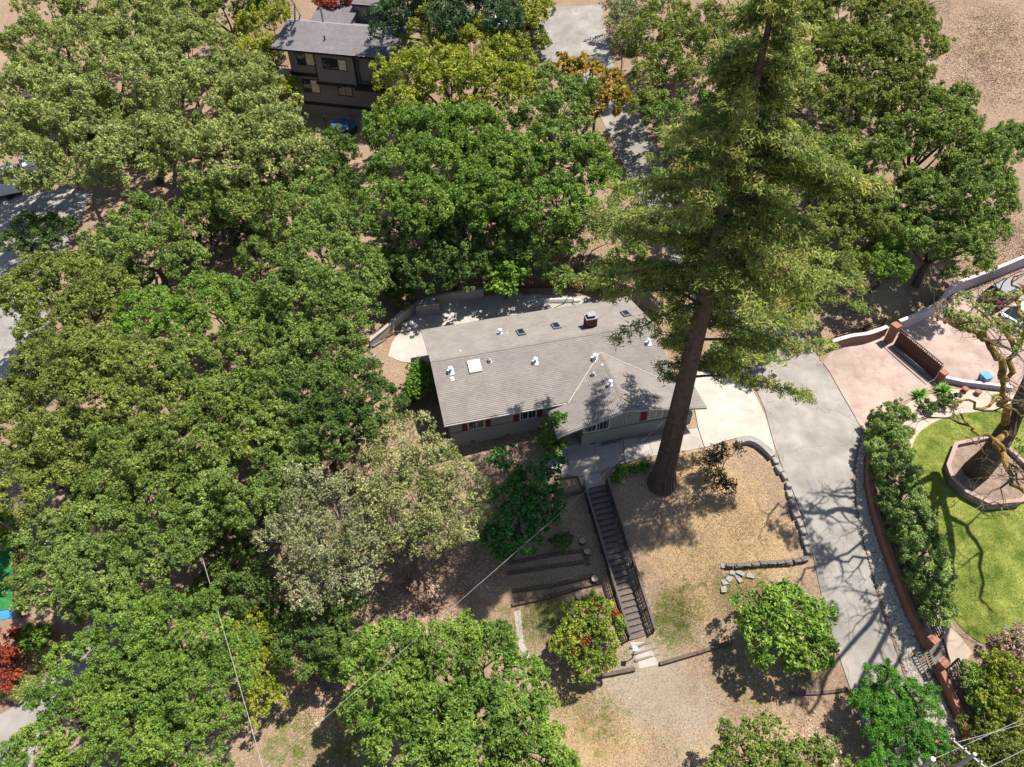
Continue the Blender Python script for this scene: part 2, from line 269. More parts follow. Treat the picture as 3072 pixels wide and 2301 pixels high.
# ------------------------------------------------------------------ mesh helpers
ORG = {}
def tag(o, label=None, cat=None, group=None, kind=None):
    if label: o['label'] = label
    if cat: o['category'] = cat
    if group: o['group'] = group
    if kind: o['kind'] = kind
    return o
def thing(name, label, cat, loc=(0,0,0), rz=0., group=None):
    o = bpy.data.objects.new(name, None); C.objects.link(o); o.location = loc; o.rotation_euler = (0, 0, rz); o.empty_display_size = .3
    ORG[o] = (Vector(loc), rz)
    return tag(o, label, cat, group)
def link(name, me, m, parent=None, kind=None):
    o = bpy.data.objects.new(name, me); C.objects.link(o)
    if m is not None and not me.materials: me.materials.append(m)
    if parent is not None: o.parent = parent
    if kind: o['kind'] = kind
    return o
class MB:
    """collects faces; world=True coordinates are moved into the parent's frame when built"""
    def __init__(s): s.v = []; s.f = []
    def add(s, v, f):
        k = len(s.v); s.v += [tuple(map(float, q)) for q in v]; s.f += [tuple(i+k for i in q) for q in f]; return s
    def box(s, c, size, rz=0., tilt=0.):
        hx, hy, hz = size[0]/2, size[1]/2, size[2]/2
        M = Matrix.Translation(Vector(c)) @ Matrix.Rotation(rz, 4, 'Z') @ Matrix.Rotation(tilt, 4, 'Y')
        v = [M @ Vector((x, y, z)) for x in (-hx, hx) for y in (-hy, hy) for z in (-hz, hz)]
        return s.add(v, [(0,1,3,2),(4,6,7,5),(0,4,5,1),(2,3,7,6),(0,2,6,4),(1,5,7,3)])
    def span(s, lo, hi): return s.box([(a+b)/2 for a, b in zip(lo, hi)], [b-a for a, b in zip(lo, hi)])
    def beam(s, a, b, wd, ht):                              # box between two points, vertical sides
        a, b = Vector(a), Vector(b); d = (b-a); t = Vector((-d.y, d.x, 0))
        t = t.normalized()*wd/2 if t.length > 1e-6 else Vector((wd/2, 0, 0))
        u = Vector((0, 0, ht/2)) if abs(d.z) < d.length*.95 else Vector((0, ht/2, 0))
        v = [p+q+r for p in (a, b) for q in (-t, t) for r in (-u, u)]
        return s.add(v, [(0,1,3,2),(4,6,7,5),(0,4,5,1),(2,3,7,6),(0,2,6,4),(1,5,7,3)])
    def tube(s, pts, rad, n=6, cap=True):
        pts = [Vector(p) for p in pts]; rad = rad if hasattr(rad, '__len__') else [rad]*len(pts); k = len(s.v); V = []
        for i, p in enumerate(pts):
            d = (pts[min(i+1, len(pts)-1)]-pts[max(i-1, 0)]).normalized()
            a = d.cross(Vector((.3, .2, 1)) if abs(d.z) < .9 else Vector((1, .1, 0))).normalized(); b = d.cross(a)
            V += [p+(a*math.cos(t)+b*math.sin(t))*rad[i] for t in [2*math.pi*j/n for j in range(n)]]
        Fc = [(i*n+j, i*n+(j+1) % n, (i+1)*n+(j+1) % n, (i+1)*n+j) for i in range(len(pts)-1) for j in range(n)]
        if cap: Fc += [tuple(range(n))[::-1], tuple((len(pts)-1)*n+j for j in range(n))]
        return s.add(V, Fc)
    def prism(s, poly, z0, z1):
        n = len(poly); v = [(x, y, z0) for x, y in poly]+[(x, y, z1) for x, y in poly]
        return s.add(v, [tuple(range(n))[::-1], tuple(range(n, 2*n))]+[(i, (i+1) % n, n+(i+1) % n, n+i) for i in range(n)])
    def build(s, name, m, parent=None, local=False, kind=None, smooth=False, root=None, bevel=0):
        v = s.v
        r = root or parent
        while r is not None and r.parent is not None: r = r.parent
        if r is not None and not local:
            loc, rz = ORG[r]; R = Matrix.Rotation(-rz, 3, 'Z'); v = [tuple(R @ (Vector(q)-loc)) for q in v]
        me = bpy.data.meshes.new(name); me.from_pydata(v, [], s.f); me.update()
        if bevel:
            bm = bmesh.new(); bm.from_mesh(me); bmesh.ops.bevel(bm, geom=bm.edges[:], offset=bevel, segments=1, affect='EDGES'); bm.to_mesh(me); bm.free()
        if smooth: me.polygons.foreach_set('use_smooth', [True]*len(me.polygons))
        return link(name, me, m, parent, kind)
def arrmesh(name, V, n):                                   # V: (k*n,3) verts, polygons of n corners each
    me = bpy.data.meshes.new(name); nv = len(V); nf = nv//n
    me.vertices.add(nv); me.vertices.foreach_set('co', np.ascontiguousarray(V, np.float32).ravel())
    me.loops.add(nv); me.loops.foreach_set('vertex_index', np.arange(nv, dtype=np.int32))
    me.polygons.add(nf); me.polygons.foreach_set('loop_start', np.arange(0, nv, n, dtype=np.int32))
    me.update(calc_edges=True); return me
def unit(a): return a/(np.linalg.norm(a, axis=1, keepdims=True)+1e-9)
def leafverts(c, nrm, L, Wd, rng, quad=False, tdir=None, curl=.0):
    n = len(c); r = rng.normal(size=(n, 3)) if tdir is None else tdir
    t = unit(np.cross(nrm, r)) if tdir is None else unit(tdir)
    b = unit(np.cross(nrm, t)); s = (.7+.6*rng.random((n, 1)))
    l, w_ = L*s/2, Wd*s/2
    if quad: V = np.stack([c-t*l, c+b*w_, c+t*l, c-b*w_], 1); return V.reshape(-1, 3)
    return np.stack([c-t*l-b*w_, c-t*l+b*w_, c+t*l], 1).reshape(-1, 3)
def inpoly(x, y, poly):
    ins = np.zeros(x.shape, bool); n = len(poly)
    for i in range(n):
        x0, y0 = poly[i][:2]; x1, y1 = poly[(i+1) % n][:2]
        c = ((y0 > y) != (y1 > y)) & (x < (x1-x0)*(y-y0)/((y1-y0) or 1e-9)+x0); ins ^= c
    return ins
def smoothline(pts, k=4, closed=False):
    pts = [np.array(p, float) for p in pts]; n = len(pts); out = []
    rng_ = range(n) if closed else range(n-1)
    for i in rng_:
        p = [pts[(i+j) % n] if closed else pts[min(max(i+j, 0), n-1)] for j in (-1, 0, 1, 2)]
        for q in range(k):
            t = q/k
            out.append(.5*((2*p[1])+(-p[0]+p[2])*t+(2*p[0]-5*p[1]+4*p[2]-p[3])*t*t+(-p[0]+3*p[1]-3*p[2]+p[3])*t**3))
    if not closed: out.append(pts[-1])
    return out
def sheet(name, uv, m, off=.03, smooth=0, step=.8, kind='structure', thick=.15, parent=None, world=False, zf=None):
    pts = uv if world else [g(*q) for q in uv]
    poly = [(p[0], p[1]) for p in pts]
    if smooth: poly = [tuple(p) for p in smoothline(poly, smooth, True)]
    bm = bmesh.new(); vs = [bm.verts.new((x, y, 0)) for x, y in poly]; bm.faces.new(vs); bmesh.ops.triangulate(bm, faces=bm.faces[:])
    xs = [p[0] for p in poly]; ys = [p[1] for p in poly]
    for ax, lo, hi in ((0, min(xs), max(xs)), (1, min(ys), max(ys))):
        q = math.ceil(lo/step)*step
        while q < hi:
            co = (q, 0, 0) if ax == 0 else (0, q, 0); no = (1, 0, 0) if ax == 0 else (0, 1, 0)
            bmesh.ops.bisect_plane(bm, geom=bm.verts[:]+bm.edges[:]+bm.faces[:], plane_co=co, plane_no=no); q += step
    xy = np.array([v.co[:2] for v in bm.verts]); z = (zf(xy[:, 0], xy[:, 1]) if zf else TZ(xy[:, 0], xy[:, 1]))+off
    for v, q in zip(bm.verts, z): v.co.z = q
    bmesh.ops.recalc_face_normals(bm, faces=bm.faces[:])
    if sum(f.normal.z for f in bm.faces) < 0: bmesh.ops.reverse_faces(bm, faces=bm.faces[:])
    be = [e for e in bm.edges if e.is_boundary]
    r = bmesh.ops.extrude_edge_only(bm, edges=be)
    for v in [e for e in r['geom'] if isinstance(e, bmesh.types.BMVert)]: v.co.z -= thick
    me = bpy.data.meshes.new(name); bm.to_mesh(me); bm.free()
    o = link(name, me, m, parent)
    if kind: o['kind'] = kind
    return o

# ------------------------------------------------------------------ the setting: ground
def axis(lo, hi, st, far): 
    a = np.arange(lo, hi+st, st); o1 = lo-np.geomspace(3, far, 10)[::-1]; o2 = hi+np.geomspace(3, far, 10); return np.r_[o1, a, o2]
def ground():
    X, Y = np.meshgrid(axis(-62, 66, .7, 400), axis(6, 128, .7, 400)); Z = TZ(X, Y)
    r = np.random.default_rng(3); nz = (r.random(X.shape)-.5)*.03
    Z = Z+nz
    ny, nx = X.shape; V = np.stack([X, Y, Z], -1).reshape(-1, 3)
    i = np.arange(ny*nx).reshape(ny, nx); Q = np.stack([i[:-1, :-1], i[:-1, 1:], i[1:, 1:], i[1:, :-1]], -1).reshape(-1, 4)
    me = bpy.data.meshes.new('ground'); me.vertices.add(len(V)); me.vertices.foreach_set('co', V.astype(np.float32).ravel())
    me.loops.add(Q.size); me.loops.foreach_set('vertex_index', Q.astype(np.int32).ravel()); me.polygons.add(len(Q)); me.polygons.foreach_set('loop_start', np.arange(0, Q.size, 4, dtype=np.int32))
    me.update(calc_edges=True); me.polygons.foreach_set('use_smooth', [True]*len(Q))
    zones = {'dry': [(1500,1010,90,.9),(1560,1100,120,1),(1620,1180,110,1),(1480,1200,90,.9),(1500,1280,70,.9),(1250,1480,90,.6),(1350,1600,110,.7),(1500,1620,120,.75),(1250,1600,90,.8),(1700,1600,70,.7),(1640,1480,70,.6),(700,1500,60,.9),(740,1560,60,.9),(1900,640,60,.7),(1880,700,50,1),(1130,1290,40,.7),(1330,560,50,.5),(1300,620,60,.8)],
             'green': [(1450,1350,70,.55),(1580,1270,60,.5),(1640,1270,50,.45),(1520,1290,80,.35),(1450,1290,50,.45),(1180,1330,60,.6),(1140,1360,50,.55),(1250,1420,50,.4),(1350,1410,50,.35),(620,1600,80,.6),(760,1610,80,.6),(1740,1440,50,.4),(1650,1440,40,.3),(1300,1560,90,.4),(1230,1500,60,.4),(1560,1430,60,.35),(1480,1640,80,.3),(1620,1500,60,.4),(1600,1230,60,.35),(1660,1330,60,.45),(2130,50,60,.2),(2150,120,50,.2),(1280,990,30,.4),(1100,1320,40,.5)],
             'gray': [(1400,1480,110,.9),(1480,1540,110,.8),(1300,1500,70,.5),(1480,1640,110,.6),(1150,1350,40,.4)]}
    for nm, zs in zones.items():
        a = np.zeros(len(V), np.float32)
        for u, v, rr, s in zs:
            c = g(u, v); R = rr*K/(F/depth(c)); q = np.exp(-(((V[:, 0]-c[0])**2+(V[:, 1]-c[1])**2)/(R*R))**1.3)*s; a = np.maximum(a, q.astype(np.float32))
        me.attributes.new(nm, 'FLOAT', 'POINT').data.foreach_set('value', a)
    o = link('ground', me, MT['ground']); o['kind'] = 'structure'
ground()

DRIVE_L = [(1612,765),(1628,830),(1652,885),(1672,960),(1690,1010),(1712,1060),(1735,1120),(1758,1210),(1775,1290),(1800,1380),(1830,1470),(1862,1560),(1900,1690)]
DRIVE_R = [(2015,1690),(1985,1590),(1962,1500),(1940,1430),(1912,1350),(1885,1260),(1862,1170),(1845,1090),(1842,1010),(1862,930),(1788,802)]
UP = [(1788,802),(1740,735),(1680,690),(1600,640),(1545,560),(1485,455),(1425,340),(1372,235),(1330,160),(1310,80),(1300,10)]
UPL = [(1190,15),(1150,70),(1140,125),(1235,142),(1262,190),(1300,260),(1345,355),(1400,470),(1455,570),(1540,665),(1612,765)]
sheet('driveway', DRIVE_L+DRIVE_R+UP[1:]+UPL[:-1], MT['asphalt'], .055)
sheet('driveway_apron', [(1490,800),(1530,806),(1570,812),(1608,800),(1626,845),(1652,897),(1670,960),(1676,990),(1660,965),(1630,948),(1600,945),(1560,955),(1522,968),(1508,925),(1500,880)], MT['concrete'], .075)
# front walk, slab by slab, and the sloping slab at the head of the stairs
wk = sheet('walkway', [(1165,995),(1205,968),(1300,955),(1390,945),(1507,925),(1521,968),(1412,985),(1330,1003),(1302,1016),(1250,1030),(1205,1022)], MT['slab'], .015)
def slabquad(q): sheet('slab', q, MT['slab'], .045, kind=None, parent=wk)
for a, b in zip([(1225,968,1232,1026),(1283,958,1293,1017),(1340,951,1352,999),(1398,945,1412,985),(1452,936,1466,977)], [(1281,958,1291,1018),(1338,951,1350,1000),(1396,945,1410,986),(1450,936,1464,978),(1506,926,1520,967)]):
    slabquad([(a[0],a[1]),(b[0],b[1]),(b[2],b[3]),(a[2],a[3])])
slabquad([(1247,1034),(1294,1021),(1307,1048),(1264,1060)])
sheet('back_patio', [(838,770),(846,742),(872,702),(905,668),(960,652),(1045,640),(1130,634),(1260,640),(1335,655),(1395,690),(1400,760),(900,785),(868,782)], MT['slab'], .03)
sheet('foot_path', [(1375,1412),(1404,1400),(1424,1436),(1380,1445)], MT['slab'], .035)
sheet('foot_path', [(1110,1322),(1124,1318),(1132,1390),(1146,1420),(1136,1428),(1120,1395)], MT['slab'], .02)
sheet('side_street', [(0,905),(30,865),(70,800),(100,700),(130,560),(170,480),(200,420),(150,405),(-40,430),(-140,500),(-140,1000),(-60,960)], MT['street'], .03)
sheet('street_patch', [(-12,728),(40,720),(44,745),(20,755),(-12,758)], MT['asphalt'], .045)
sheet('lower_driveway', [(0,1545),(60,1510),(120,1440),(150,1390),(190,1350),(240,1325),(285,1340),(240,1400),(160,1480),(100,1560),(50,1700),(-60,1700),(-60,1560)], MT['street'], .03)
sheet('mulch_bed', [(0,1342),(50,1335),(110,1345),(185,1340),(150,1385),(120,1435),(58,1506),(-20,1548),(-60,1400)], MT['mulch'], .025)
sheet('paver_drive', [(1793,806),(1778,785),(1800,752),(1895,728),(1925,712),(2010,682),(2035,655),(2212,582),(2330,560),(2360,800),(2212,838),(2120,832),(2050,826),(2020,838),(1965,862),(1925,882),(1868,938)], MT['paver'], .06)
sheet('garden_path', [(1925,905),(1965,868),(2050,840),(2212,850),(2300,850),(2300,900),(2212,880),(2130,888),(2060,895),(1998,925),(1975,965),(1965,1040),(1990,1130),(1978,1135),(1950,1045),(1942,960)], MT['path'], .03)
sheet('garden_path', [(2000,1250),(2030,1310),(2070,1370),(2100,1410),(2060,1460),(2020,1420),(1998,1370),(1985,1300)], MT['path'], .03)
LAWN = [(1968,975),(1990,930),(2050,900),(2140,888),(2240,895),(2320,1000),(2330,1250),(2230,1390),(2140,1395),(2085,1365),(2045,1310),(2020,1240),(1992,1140),(1966,1050)]
sheet('lawn', LAWN, MT['lawn'], .04, smooth=3)
sheet('gravel_bed', [(1864,932),(1846,1005),(1848,1090),(1866,1172),(1888,1258),(1916,1350),(1944,1430),(1966,1500),(1990,1590),(2090,1610),(2040,1510),(2000,1425),(1985,1385),(1950,1310),(1925,1240),(1900,1170),(1882,1110),(1868,1050),(1870,990),(1884,940)], MT['soil'], .035)
sheet('turf_court', [(-60,1190),(48,1178),(44,1312),(-60,1330)], MT['turf'], .05)
sheet('court_border', [(-60,1332),(44,1313),(42,1332),(-60,1352)], MT['turfblue'], .06)
# ------------------------------------------------------------------ the main house (frame: s along the front, d to the back, origin under the front left eave)
HO, HA = Vector((-4.91, 33.85, 0)), math.radians(14)
def hloc(p):
    x, y = p[0]-HO.x, p[1]-HO.y; c, s = math.cos(HA), math.sin(HA); return np.array([x*c+y*s, -x*s+y*c, p[2]])
def zmain(s, d): return 2.6+.283*min(d, 10.6-d)
def zwing(s, d): return 3.6-(.283*(13-s) if s < 13 else .22*(s-13))
def roofhit(u, v, fn, off=0):
    z = 3.
    for _ in range(30):
        q = hloc(P(u, v, z)); z = fn(q[0], q[1])+off
    return np.array([q[0], q[1], z])
def wallhit(u, v, d0):
    lo, hi = -3., 5.
    for _ in range(40):
        m = (lo+hi)/2; q = hloc(P(u, v, m))
        if q[1] > d0: lo = m
        else: hi = m
    return q[0], m
house = thing('ranch_house', 'single-storey grey-green ranch house with a taupe shingle roof and red shutters', 'house', HO, HA)
def courses(poly, zf, ax, sgn, wd=.15):                    # shingle courses: strips along the slope, each lower edge lifted over the next
    bm = bmesh.new(); bm.faces.new([bm.verts.new((x, y, 0)) for x, y in poly]); bmesh.ops.triangulate(bm, faces=bm.faces[:])
    lo = min(p[ax] for p in poly); hi = max(p[ax] for p in poly); q = math.ceil(lo/wd)*wd
    while q < hi:
        bmesh.ops.bisect_plane(bm, geom=bm.verts[:]+bm.edges[:]+bm.faces[:], plane_co=(q, q, 0), plane_no=(1, 0, 0) if ax == 0 else (0, 1, 0)); q += wd
    V, Fc = [], []
    for f in bm.faces:
        c = f.calc_center_median(); k = math.floor(c[ax]/wd); b = len(V)
        for vv in f.verts:
            fr = (vv.co[ax]-k*wd)/wd; fr = fr if sgn > 0 else 1-fr
            V.append((vv.co.x, vv.co.y, zf(vv.co.x, vv.co.y)+.012+.026*(1-fr)))
        Fc.append(tuple(range(b, len(V))))
    bm.free(); return V, Fc
def slope(parent, poly, zf, ax, sgn, m, name='roof_slope', th=.16):
    mb = MB(); n = len(poly); v = [(x, y, zf(x, y)) for x, y in poly]+[(x, y, zf(x, y)-th) for x, y in poly]
    mb.add(v, [tuple(range(n)), tuple(range(n, 2*n))[::-1]]+[(i, n+i, n+(i+1) % n, (i+1) % n) for i in range(n)])
    ro = mb.build(name, MT['fascia'] if th < .17 else MT['trim'], parent, local=True)
    V, Fc = courses(poly, zf, ax, sgn); q = MB(); q.v, q.f = V, Fc; q.build('shingles', m, ro, local=True, kind='stuff')
    return ro
zm = lambda s, d: 2.6+.283*d
zb = lambda s, d: 2.6+.283*(10.6-d)
slope(house, [(0,0),(18,0),(18,5.3),(0,5.3)], zm, 1, 1, MT['shingle'])
slope(house, [(0,5.3),(18,5.3),(18,10.6),(0,10.6)], zb, 1, -1, MT['shingle'])
zwl = lambda s, d: 3.6-.283*(13-s); zwr = lambda s, d: 3.6-.22*(s-13)
slope(house, [(7.76,-2.6),(13,-2.6),(13,3.53),(9.47,0.01),(9.3,.5),(7.76,.5)], zwl, 0, 1, MT['shingle'])
slope(house, [(13,-2.6),(19.4,-2.6),(19.4,.5),(17.6,.5),(17.54,0.01),(13,3.53)], zwr, 0, -1, MT['shingle'])
rc = MB()
for i in range(int(18/.2)):
    s = i*.2
    for sg in (-1, 1): rc.add([(s,5.3,4.16),(s+.2,5.3,4.135),(s+.2,5.3+sg*.17,4.09),(s,5.3+sg*.17,4.115)], [(0,1,2,3) if sg < 0 else (3,2,1,0)])
for i in range(30):
    d = -2.6+i*.2
    for sg in (-1, 1): rc.add([(13,d,3.66),(13,d+.2,3.635),(13+sg*.17,d+.2,3.59),(13+sg*.17,d,3.615)], [(0,1,2,3)])
rc.build('ridge_cap', MT['shingle'], house, local=True, kind='stuff')
for a, b in (((9.35,-.1),(13,3.53)), ((17.6,-.05),(13,3.53))):
    pa, pb = Vector((*a, zm(0, a[1])+.05)), Vector((*b, zm(0, b[1])+.05)); MB().beam(pa, pb, .04, .03).build('valley_flashing', MT['cap'], house, local=True)
# gutters and rakes
MB().beam((0,-.04,2.5),(9.3,-.04,2.5),.10,.11).build('gutter', MT['fascia'], house, local=True)
MB().beam((0,10.64,2.5),(18,10.64,2.5),.10,.11).build('gutter', MT['fascia'], house, local=True)
for a, b in (((7.76,-2.66,2.0),(13,-2.66,3.5)), ((13,-2.66,3.5),(19.4,-2.66,2.1))): MB().beam(a, b, .05, .18).build('rake_board', MT['fascia'], house, local=True)
# walls
ZB = -1.4
def gable(mb, s, d0, d1, zt0, zr, th=.12):
    return mb
body = MB()
body.add([(.5,.55,ZB),(17.5,.55,ZB),(17.5,10.05,ZB),(.5,10.05,ZB),(.5,.55,2.6),(17.5,.55,2.6),(17.5,10.05,2.6),(.5,10.05,2.6),(.5,5.3,3.92),(17.5,5.3,3.92)],
         [(0,1,5,4),(2,3,7,6),(3,0,4,8,7),(1,2,6,9,5)])
body.build('wall', MT['board'], house, local=True)
wg = MB()
wg.add([(10,-1.9,ZB),(18.7,-1.9,ZB),(18.7,.54,ZB),(10,.54,ZB),(10,-1.9,2.58),(18.7,-1.9,2.18),(18.7,.54,2.18),(10,.54,2.58),(13,-1.9,3.42),(13,.54,3.42)],
       [(0,1,5,8,4),(1,2,6,5),(3,0,4,7),(2,3,7,9,6)])
wg.build('wall', MT['board'], house, local=True)
MB().span((.44,.46,ZB),(9.98,.549,.95)).build('stucco_base', MT['stucco'], house, local=True)
MB().span((9.94,-2.02,ZB),(18.78,-1.903,.98)).build('stucco_base', MT['stucco'], house, local=True)
MB().span((18.703,-1.9,ZB),(18.82,1.5,.98)).build('stucco_base', MT['stucco'], house, local=True)
bat = bpy.data.meshes.new('batten'); bb = MB().box((0,0,0),(.045,.03,1.0)); bat.from_pydata(bb.v, [], bb.f); bat.materials.append(MT['board'])
def batten(s, d, z0, z1):
    o = link('batten', bat, None, house); o.location = (s, d, (z0+z1)/2); o.scale = (1, 1, z1-z0)
for i in range(24):
    s = .7+i*.38
    if s < 9.8: batten(s, .533, .96, 2.45)
for i in range(30):
    s = 10.1+i*.29
    if s < 18.6: batten(s, -1.917, .99, min(3.3, zwing(s, 0)-.2))
def window(parent, s0, s1, z0, z1, d, shut=None, lites=2, frame=None, painted_reflection=False):
    wi = MB(); f = .07
    for lo, hi in (((s0-f,d-.05,z0-f),(s1+f,d,z0)), ((s0-f,d-.05,z1),(s1+f,d,z1+f)), ((s0-f,d-.048,z0),(s0,d,z1)), ((s1,d-.048,z0),(s1+f,d,z1))): wi.span(lo, hi)
    for k in range(1, lites): m = s0+(s1-s0)*k/lites; wi.span((m-.025,d-.035,z0),(m+.025,d-.002,z1))
    o = wi.build('window', frame or MT['white'], parent, local=True)
    for k in range(lites):
        a, b = s0+(s1-s0)*k/lites, s0+(s1-s0)*(k+1)/lites
        MB().span((a+.02,d-.022,z0+.01),(b-.02,d-.006,z1-.01)).build('pane', MT['painted_reflection'] if (painted_reflection and k == lites-1) else MT['glass'], o, local=True)
    if shut:
        for a, b in shut:
            sh = MB().span((a,d-.045,z0-.05),(b,d-.002,z1+.05)).build('shutter', MT['red'], parent, local=True)
            for q in range(6): MB().span((a+.05,d-.06,z0+.03+q*(z1-z0)/6),(b-.05,d-.046,z0+.03+(q+.7)*(z1-z0)/6)).build('louvre', MT['red'], sh, local=True)
def win_px(u0, u1, vt, vb, d, shut=(), **k):
    um = (u0+u1)/2; s0 = wallhit(u0, (vt+vb)/2, d)[0]; s1 = wallhit(u1, (vt+vb)/2, d)[0]
    zt, z0 = wallhit(um, vt, d)[1], wallhit(um, vb, d)[1]
    sh = [(wallhit(a, (vt+vb)/2, d)[0], wallhit(b, (vt+vb)/2, d)[0]) for a, b in shut]
    window(house, s0, s1, max(z0, 1.0), min(zt, 2.42), d, sh, **k)
win_px(1406, 1452, 1262, 1292, .55, [(1386,1401),(1457,1472)])
win_px(1562, 1606, 1232, 1264, .55, [(1541,1557),(1611,1626)])
win_px(1755, 1826, 1252, 1290, -1.9, [])
win_px(1950, 1985, 1230, 1252, -1.9, [(1923,1941)])
# porch: step, door, post
MB().span((7.9,-1.85,-.75),(9.92,.45,-.35)).build('porch_slab', MT['slab'], house, local=True)
dr = MB().span((8.6,.49,-.34),(9.5,.548,1.75)).build('door', MT['dark'], house, local=True)
MB().span((8.68,.46,.75),(8.76,.488,.83)).build('handle', MT['metal'], dr, local=True)
MB().span((7.98,-2.3,-1.2),(8.1,-2.18,2.05)).build('porch_post', MT['white'], house, local=True)
# foundation vents
for s in (1.9, 4.6, 7.2): MB().span((s,.45,-.45),(s+.4,.458,-.28)).build('foundation_vent', MT['darkmetal'], house, local=True)
MB().span((10.6,-2.03,-.35),(11.1,-2.021,-.2)).build('foundation_vent', MT['darkmetal'], house, local=True)
# chimney
def chimney():
    c = roofhit(1770, 978, zmain); s, d, z = c
    ch = MB().span((s-.45,d-.35,z-.4),(s+.45,d+.35,z+.95)).build('chimney', MT['brick'], house, local=True)
    MB().span((s-.5,d-.4,z+.952),(s+.5,d+.4,z+1.04)).build('crown_slab', MT['stone'], ch, local=True)
    MB().span((s-.26,d-.22,z+1.042),(s+.26,d+.22,z+1.24)).build('flue', MT['darkmetal'], ch, local=True)
    MB().span((s-.33,d-.29,z+1.243),(s+.33,d+.29,z+1.29)).build('flue_cap', MT['metal'], ch, local=True)
chimney()
def skylight(u, v, fn, w_, h_, dome=False):
    s, d, z = roofhit(u, v, fn, .05); nm = MB(); sl_ = -.283 if d > 5.3 else .283
    zz = lambda q: z+sl_*(q-d)
    def slab4(mb, a, b, c, e, lo, hi): mb.add([(x, y, zz(y)+h) for h in (lo, hi) for x, y in ((a,c),(b,c),(b,e),(a,e))], [(3,2,1,0),(4,5,6,7),(0,1,5,4),(1,2,6,5),(2,3,7,6),(3,0,4,7)])
    slab4(nm, s-w_/2, s+w_/2, d-h_/2, d+h_/2, -.05, .12)
    o = nm.build('skylight', MT['white'] if dome else MT['metal'], house, local=True)
    q = MB()
    if dome:
        a = [(s-w_*.42,d-h_*.42),(s+w_*.42,d-h_*.42),(s+w_*.42,d+h_*.42),(s-w_*.42,d+h_*.42)]; b = [(s+(x-s)*.6, d+(y-d)*.6) for x, y in a]
        q.add([(x, y, zz(y)+.122) for x, y in a]+[(x, y, zz(y)+.26) for x, y in b], [(4,5,6,7)]+[(i, (i+1) % 4, 4+(i+1) % 4, 4+i) for i in range(4)])
        q.build('dome', MT['white'], o, local=True)
    else:
        slab4(q, s-w_*.36, s+w_*.36, d-h_*.38, d+h_*.38, .122, .135); q.build('pane', MT['glass'], o, local=True)
for u, v in ((1563,997),(1668,978),(1877,941)): skylight(u, v, zmain, .62, 1.0)
skylight(1424, 1100, zmain, .95, 1.0, True)
def vent(u, v, fn, r, h, base=.2, m='whitemetal', cap=True):
    s, d, z = roofhit(u, v, fn, .03)
    o = MB().tube([(s,d,z-.1),(s,d,z+h)], r, 10).build('roof_vent', MT[m], house, local=True)
    if cap: MB().tube([(s,d,z+h+.002),(s,d,z+h+.06),(s,d,z+h+.12)], [r*1.75,r*1.7,r*.9], 12).build('vent_cap', MT[m], o, local=True)
    sl_ = -.283 if (fn is zmain and d > 5.3) else (.283 if fn is zmain else 0); sx = .283 if (fn is zwing and s < 13) else (-.22 if fn is zwing else 0)
    b = base; MB().add([(s+x, d+y, z+.02+sl_*y+sx*x) for x, y in ((-b,-b),(b,-b),(b,b),(-b,b))], [(0,1,2,3)]).build('flashing', MT['whitemetal'], o, local=True)
for a in ((1352,1116,zmain,.11,.4,.24),(1606,1087,zmain,.10,.38,.22),(1785,1077,zmain,.12,.42,.25),(1500,1000,zmain,.10,.35,.2)): vent(*a)
vent(1830, 1155, zwing, .10, .38, .18)
vent(1945, 1030, zmain, .10, .38, .22)
for a in ((1357,1137,zmain,.035,.25,.14),(1380,1053,zmain,.035,.2,.09),(1521,998,zmain,.03,.22,.08)): vent(*a, cap=False)
vent(1806, 1094, zwing, .03, .25, .1, cap=False)
for a in ((1469,1083,zmain,.1,.14,.16),(1780,1124,zwing,.1,.14,.16)): vent(*a, m='metal')

# ------------------------------------------------------------------ the tall taupe house uphill
RO = P(808, 145, 9.0); RO[2] = 0
e2 = P(1190, 180, 9.0); RA = math.atan2(e2[1]-RO[1], e2[0]-RO[0]); RLEN = math.hypot(e2[0]-RO[0], e2[1]-RO[1])
rh = thing('hillside_house', 'three-storey taupe house with dark trim and grey shingle roof at the upper left', 'house', Vector(RO), RA)
def rloc(p):
    x, y = p[0]-RO[0], p[1]-RO[1]; c, s = math.cos(RA), math.sin(RA); return x*c+y*s, -x*s+y*c
def rhit(u, v, d0):
    lo, hi = -5., 14.
    for _ in range(40):
        m = (lo+hi)/2; q = rloc(P(u, v, m))
        if q[1] > d0: lo = m
        else: hi = m
    return q[0], m
zr1 = lambda s, d: 9.0+.33*d; zr2 = lambda s, d: 9.0+.33*(9.6-d)
slope(rh, [(0,0),(RLEN+.3,0),(RLEN+.3,4.8),(.6,4.8)], zr1, 1, 1, MT['shingle2'], th=.2)
slope(rh, [(.6,4.8),(RLEN+.3,4.8),(RLEN+.3,9.6),(0,9.6)], zr2, 1, -1, MT['shingle2'], th=.2)
zr3 = lambda s, d: 9.9+.22*(d-6)
slope(rh, [(2.4,6),(7.6,6),(7.6,11.5),(2.4,11.5)], zr3, 1, 1, MT['shingle2'], th=.2)
slope(rh, [(7.0,9.0),(12,9.0),(12,14),(7.0,14)], lambda s, d: 11.4+.2*(d-9), 1, 1, MT['shingle2'], th=.2)
MB().tube([(4.6,5.6,9.8),(4.6,5.6,11.9)], .12, 8).build('flue_pipe', MT['metal'], rh, local=True)
MB().tube([(6.2,2.0,9.6),(6.2,2.0,10.15)], .09, 8).build('roof_vent', MT['darkmetal'], rh, local=True)
s0 = rhit(868, 170, .9)[0]; sm = rhit(948, 180, .9)[0]; s1 = rhit(1062, 190, .6)[0]; se = rhit(1125, 300, .9)[0]
MB().span((s0,.9,-2),(se+1.5,8.8,8.99)).build('wall', MT['taupe'], rh, local=True)
zb1 = rhit(1000, 250, .5)[1]
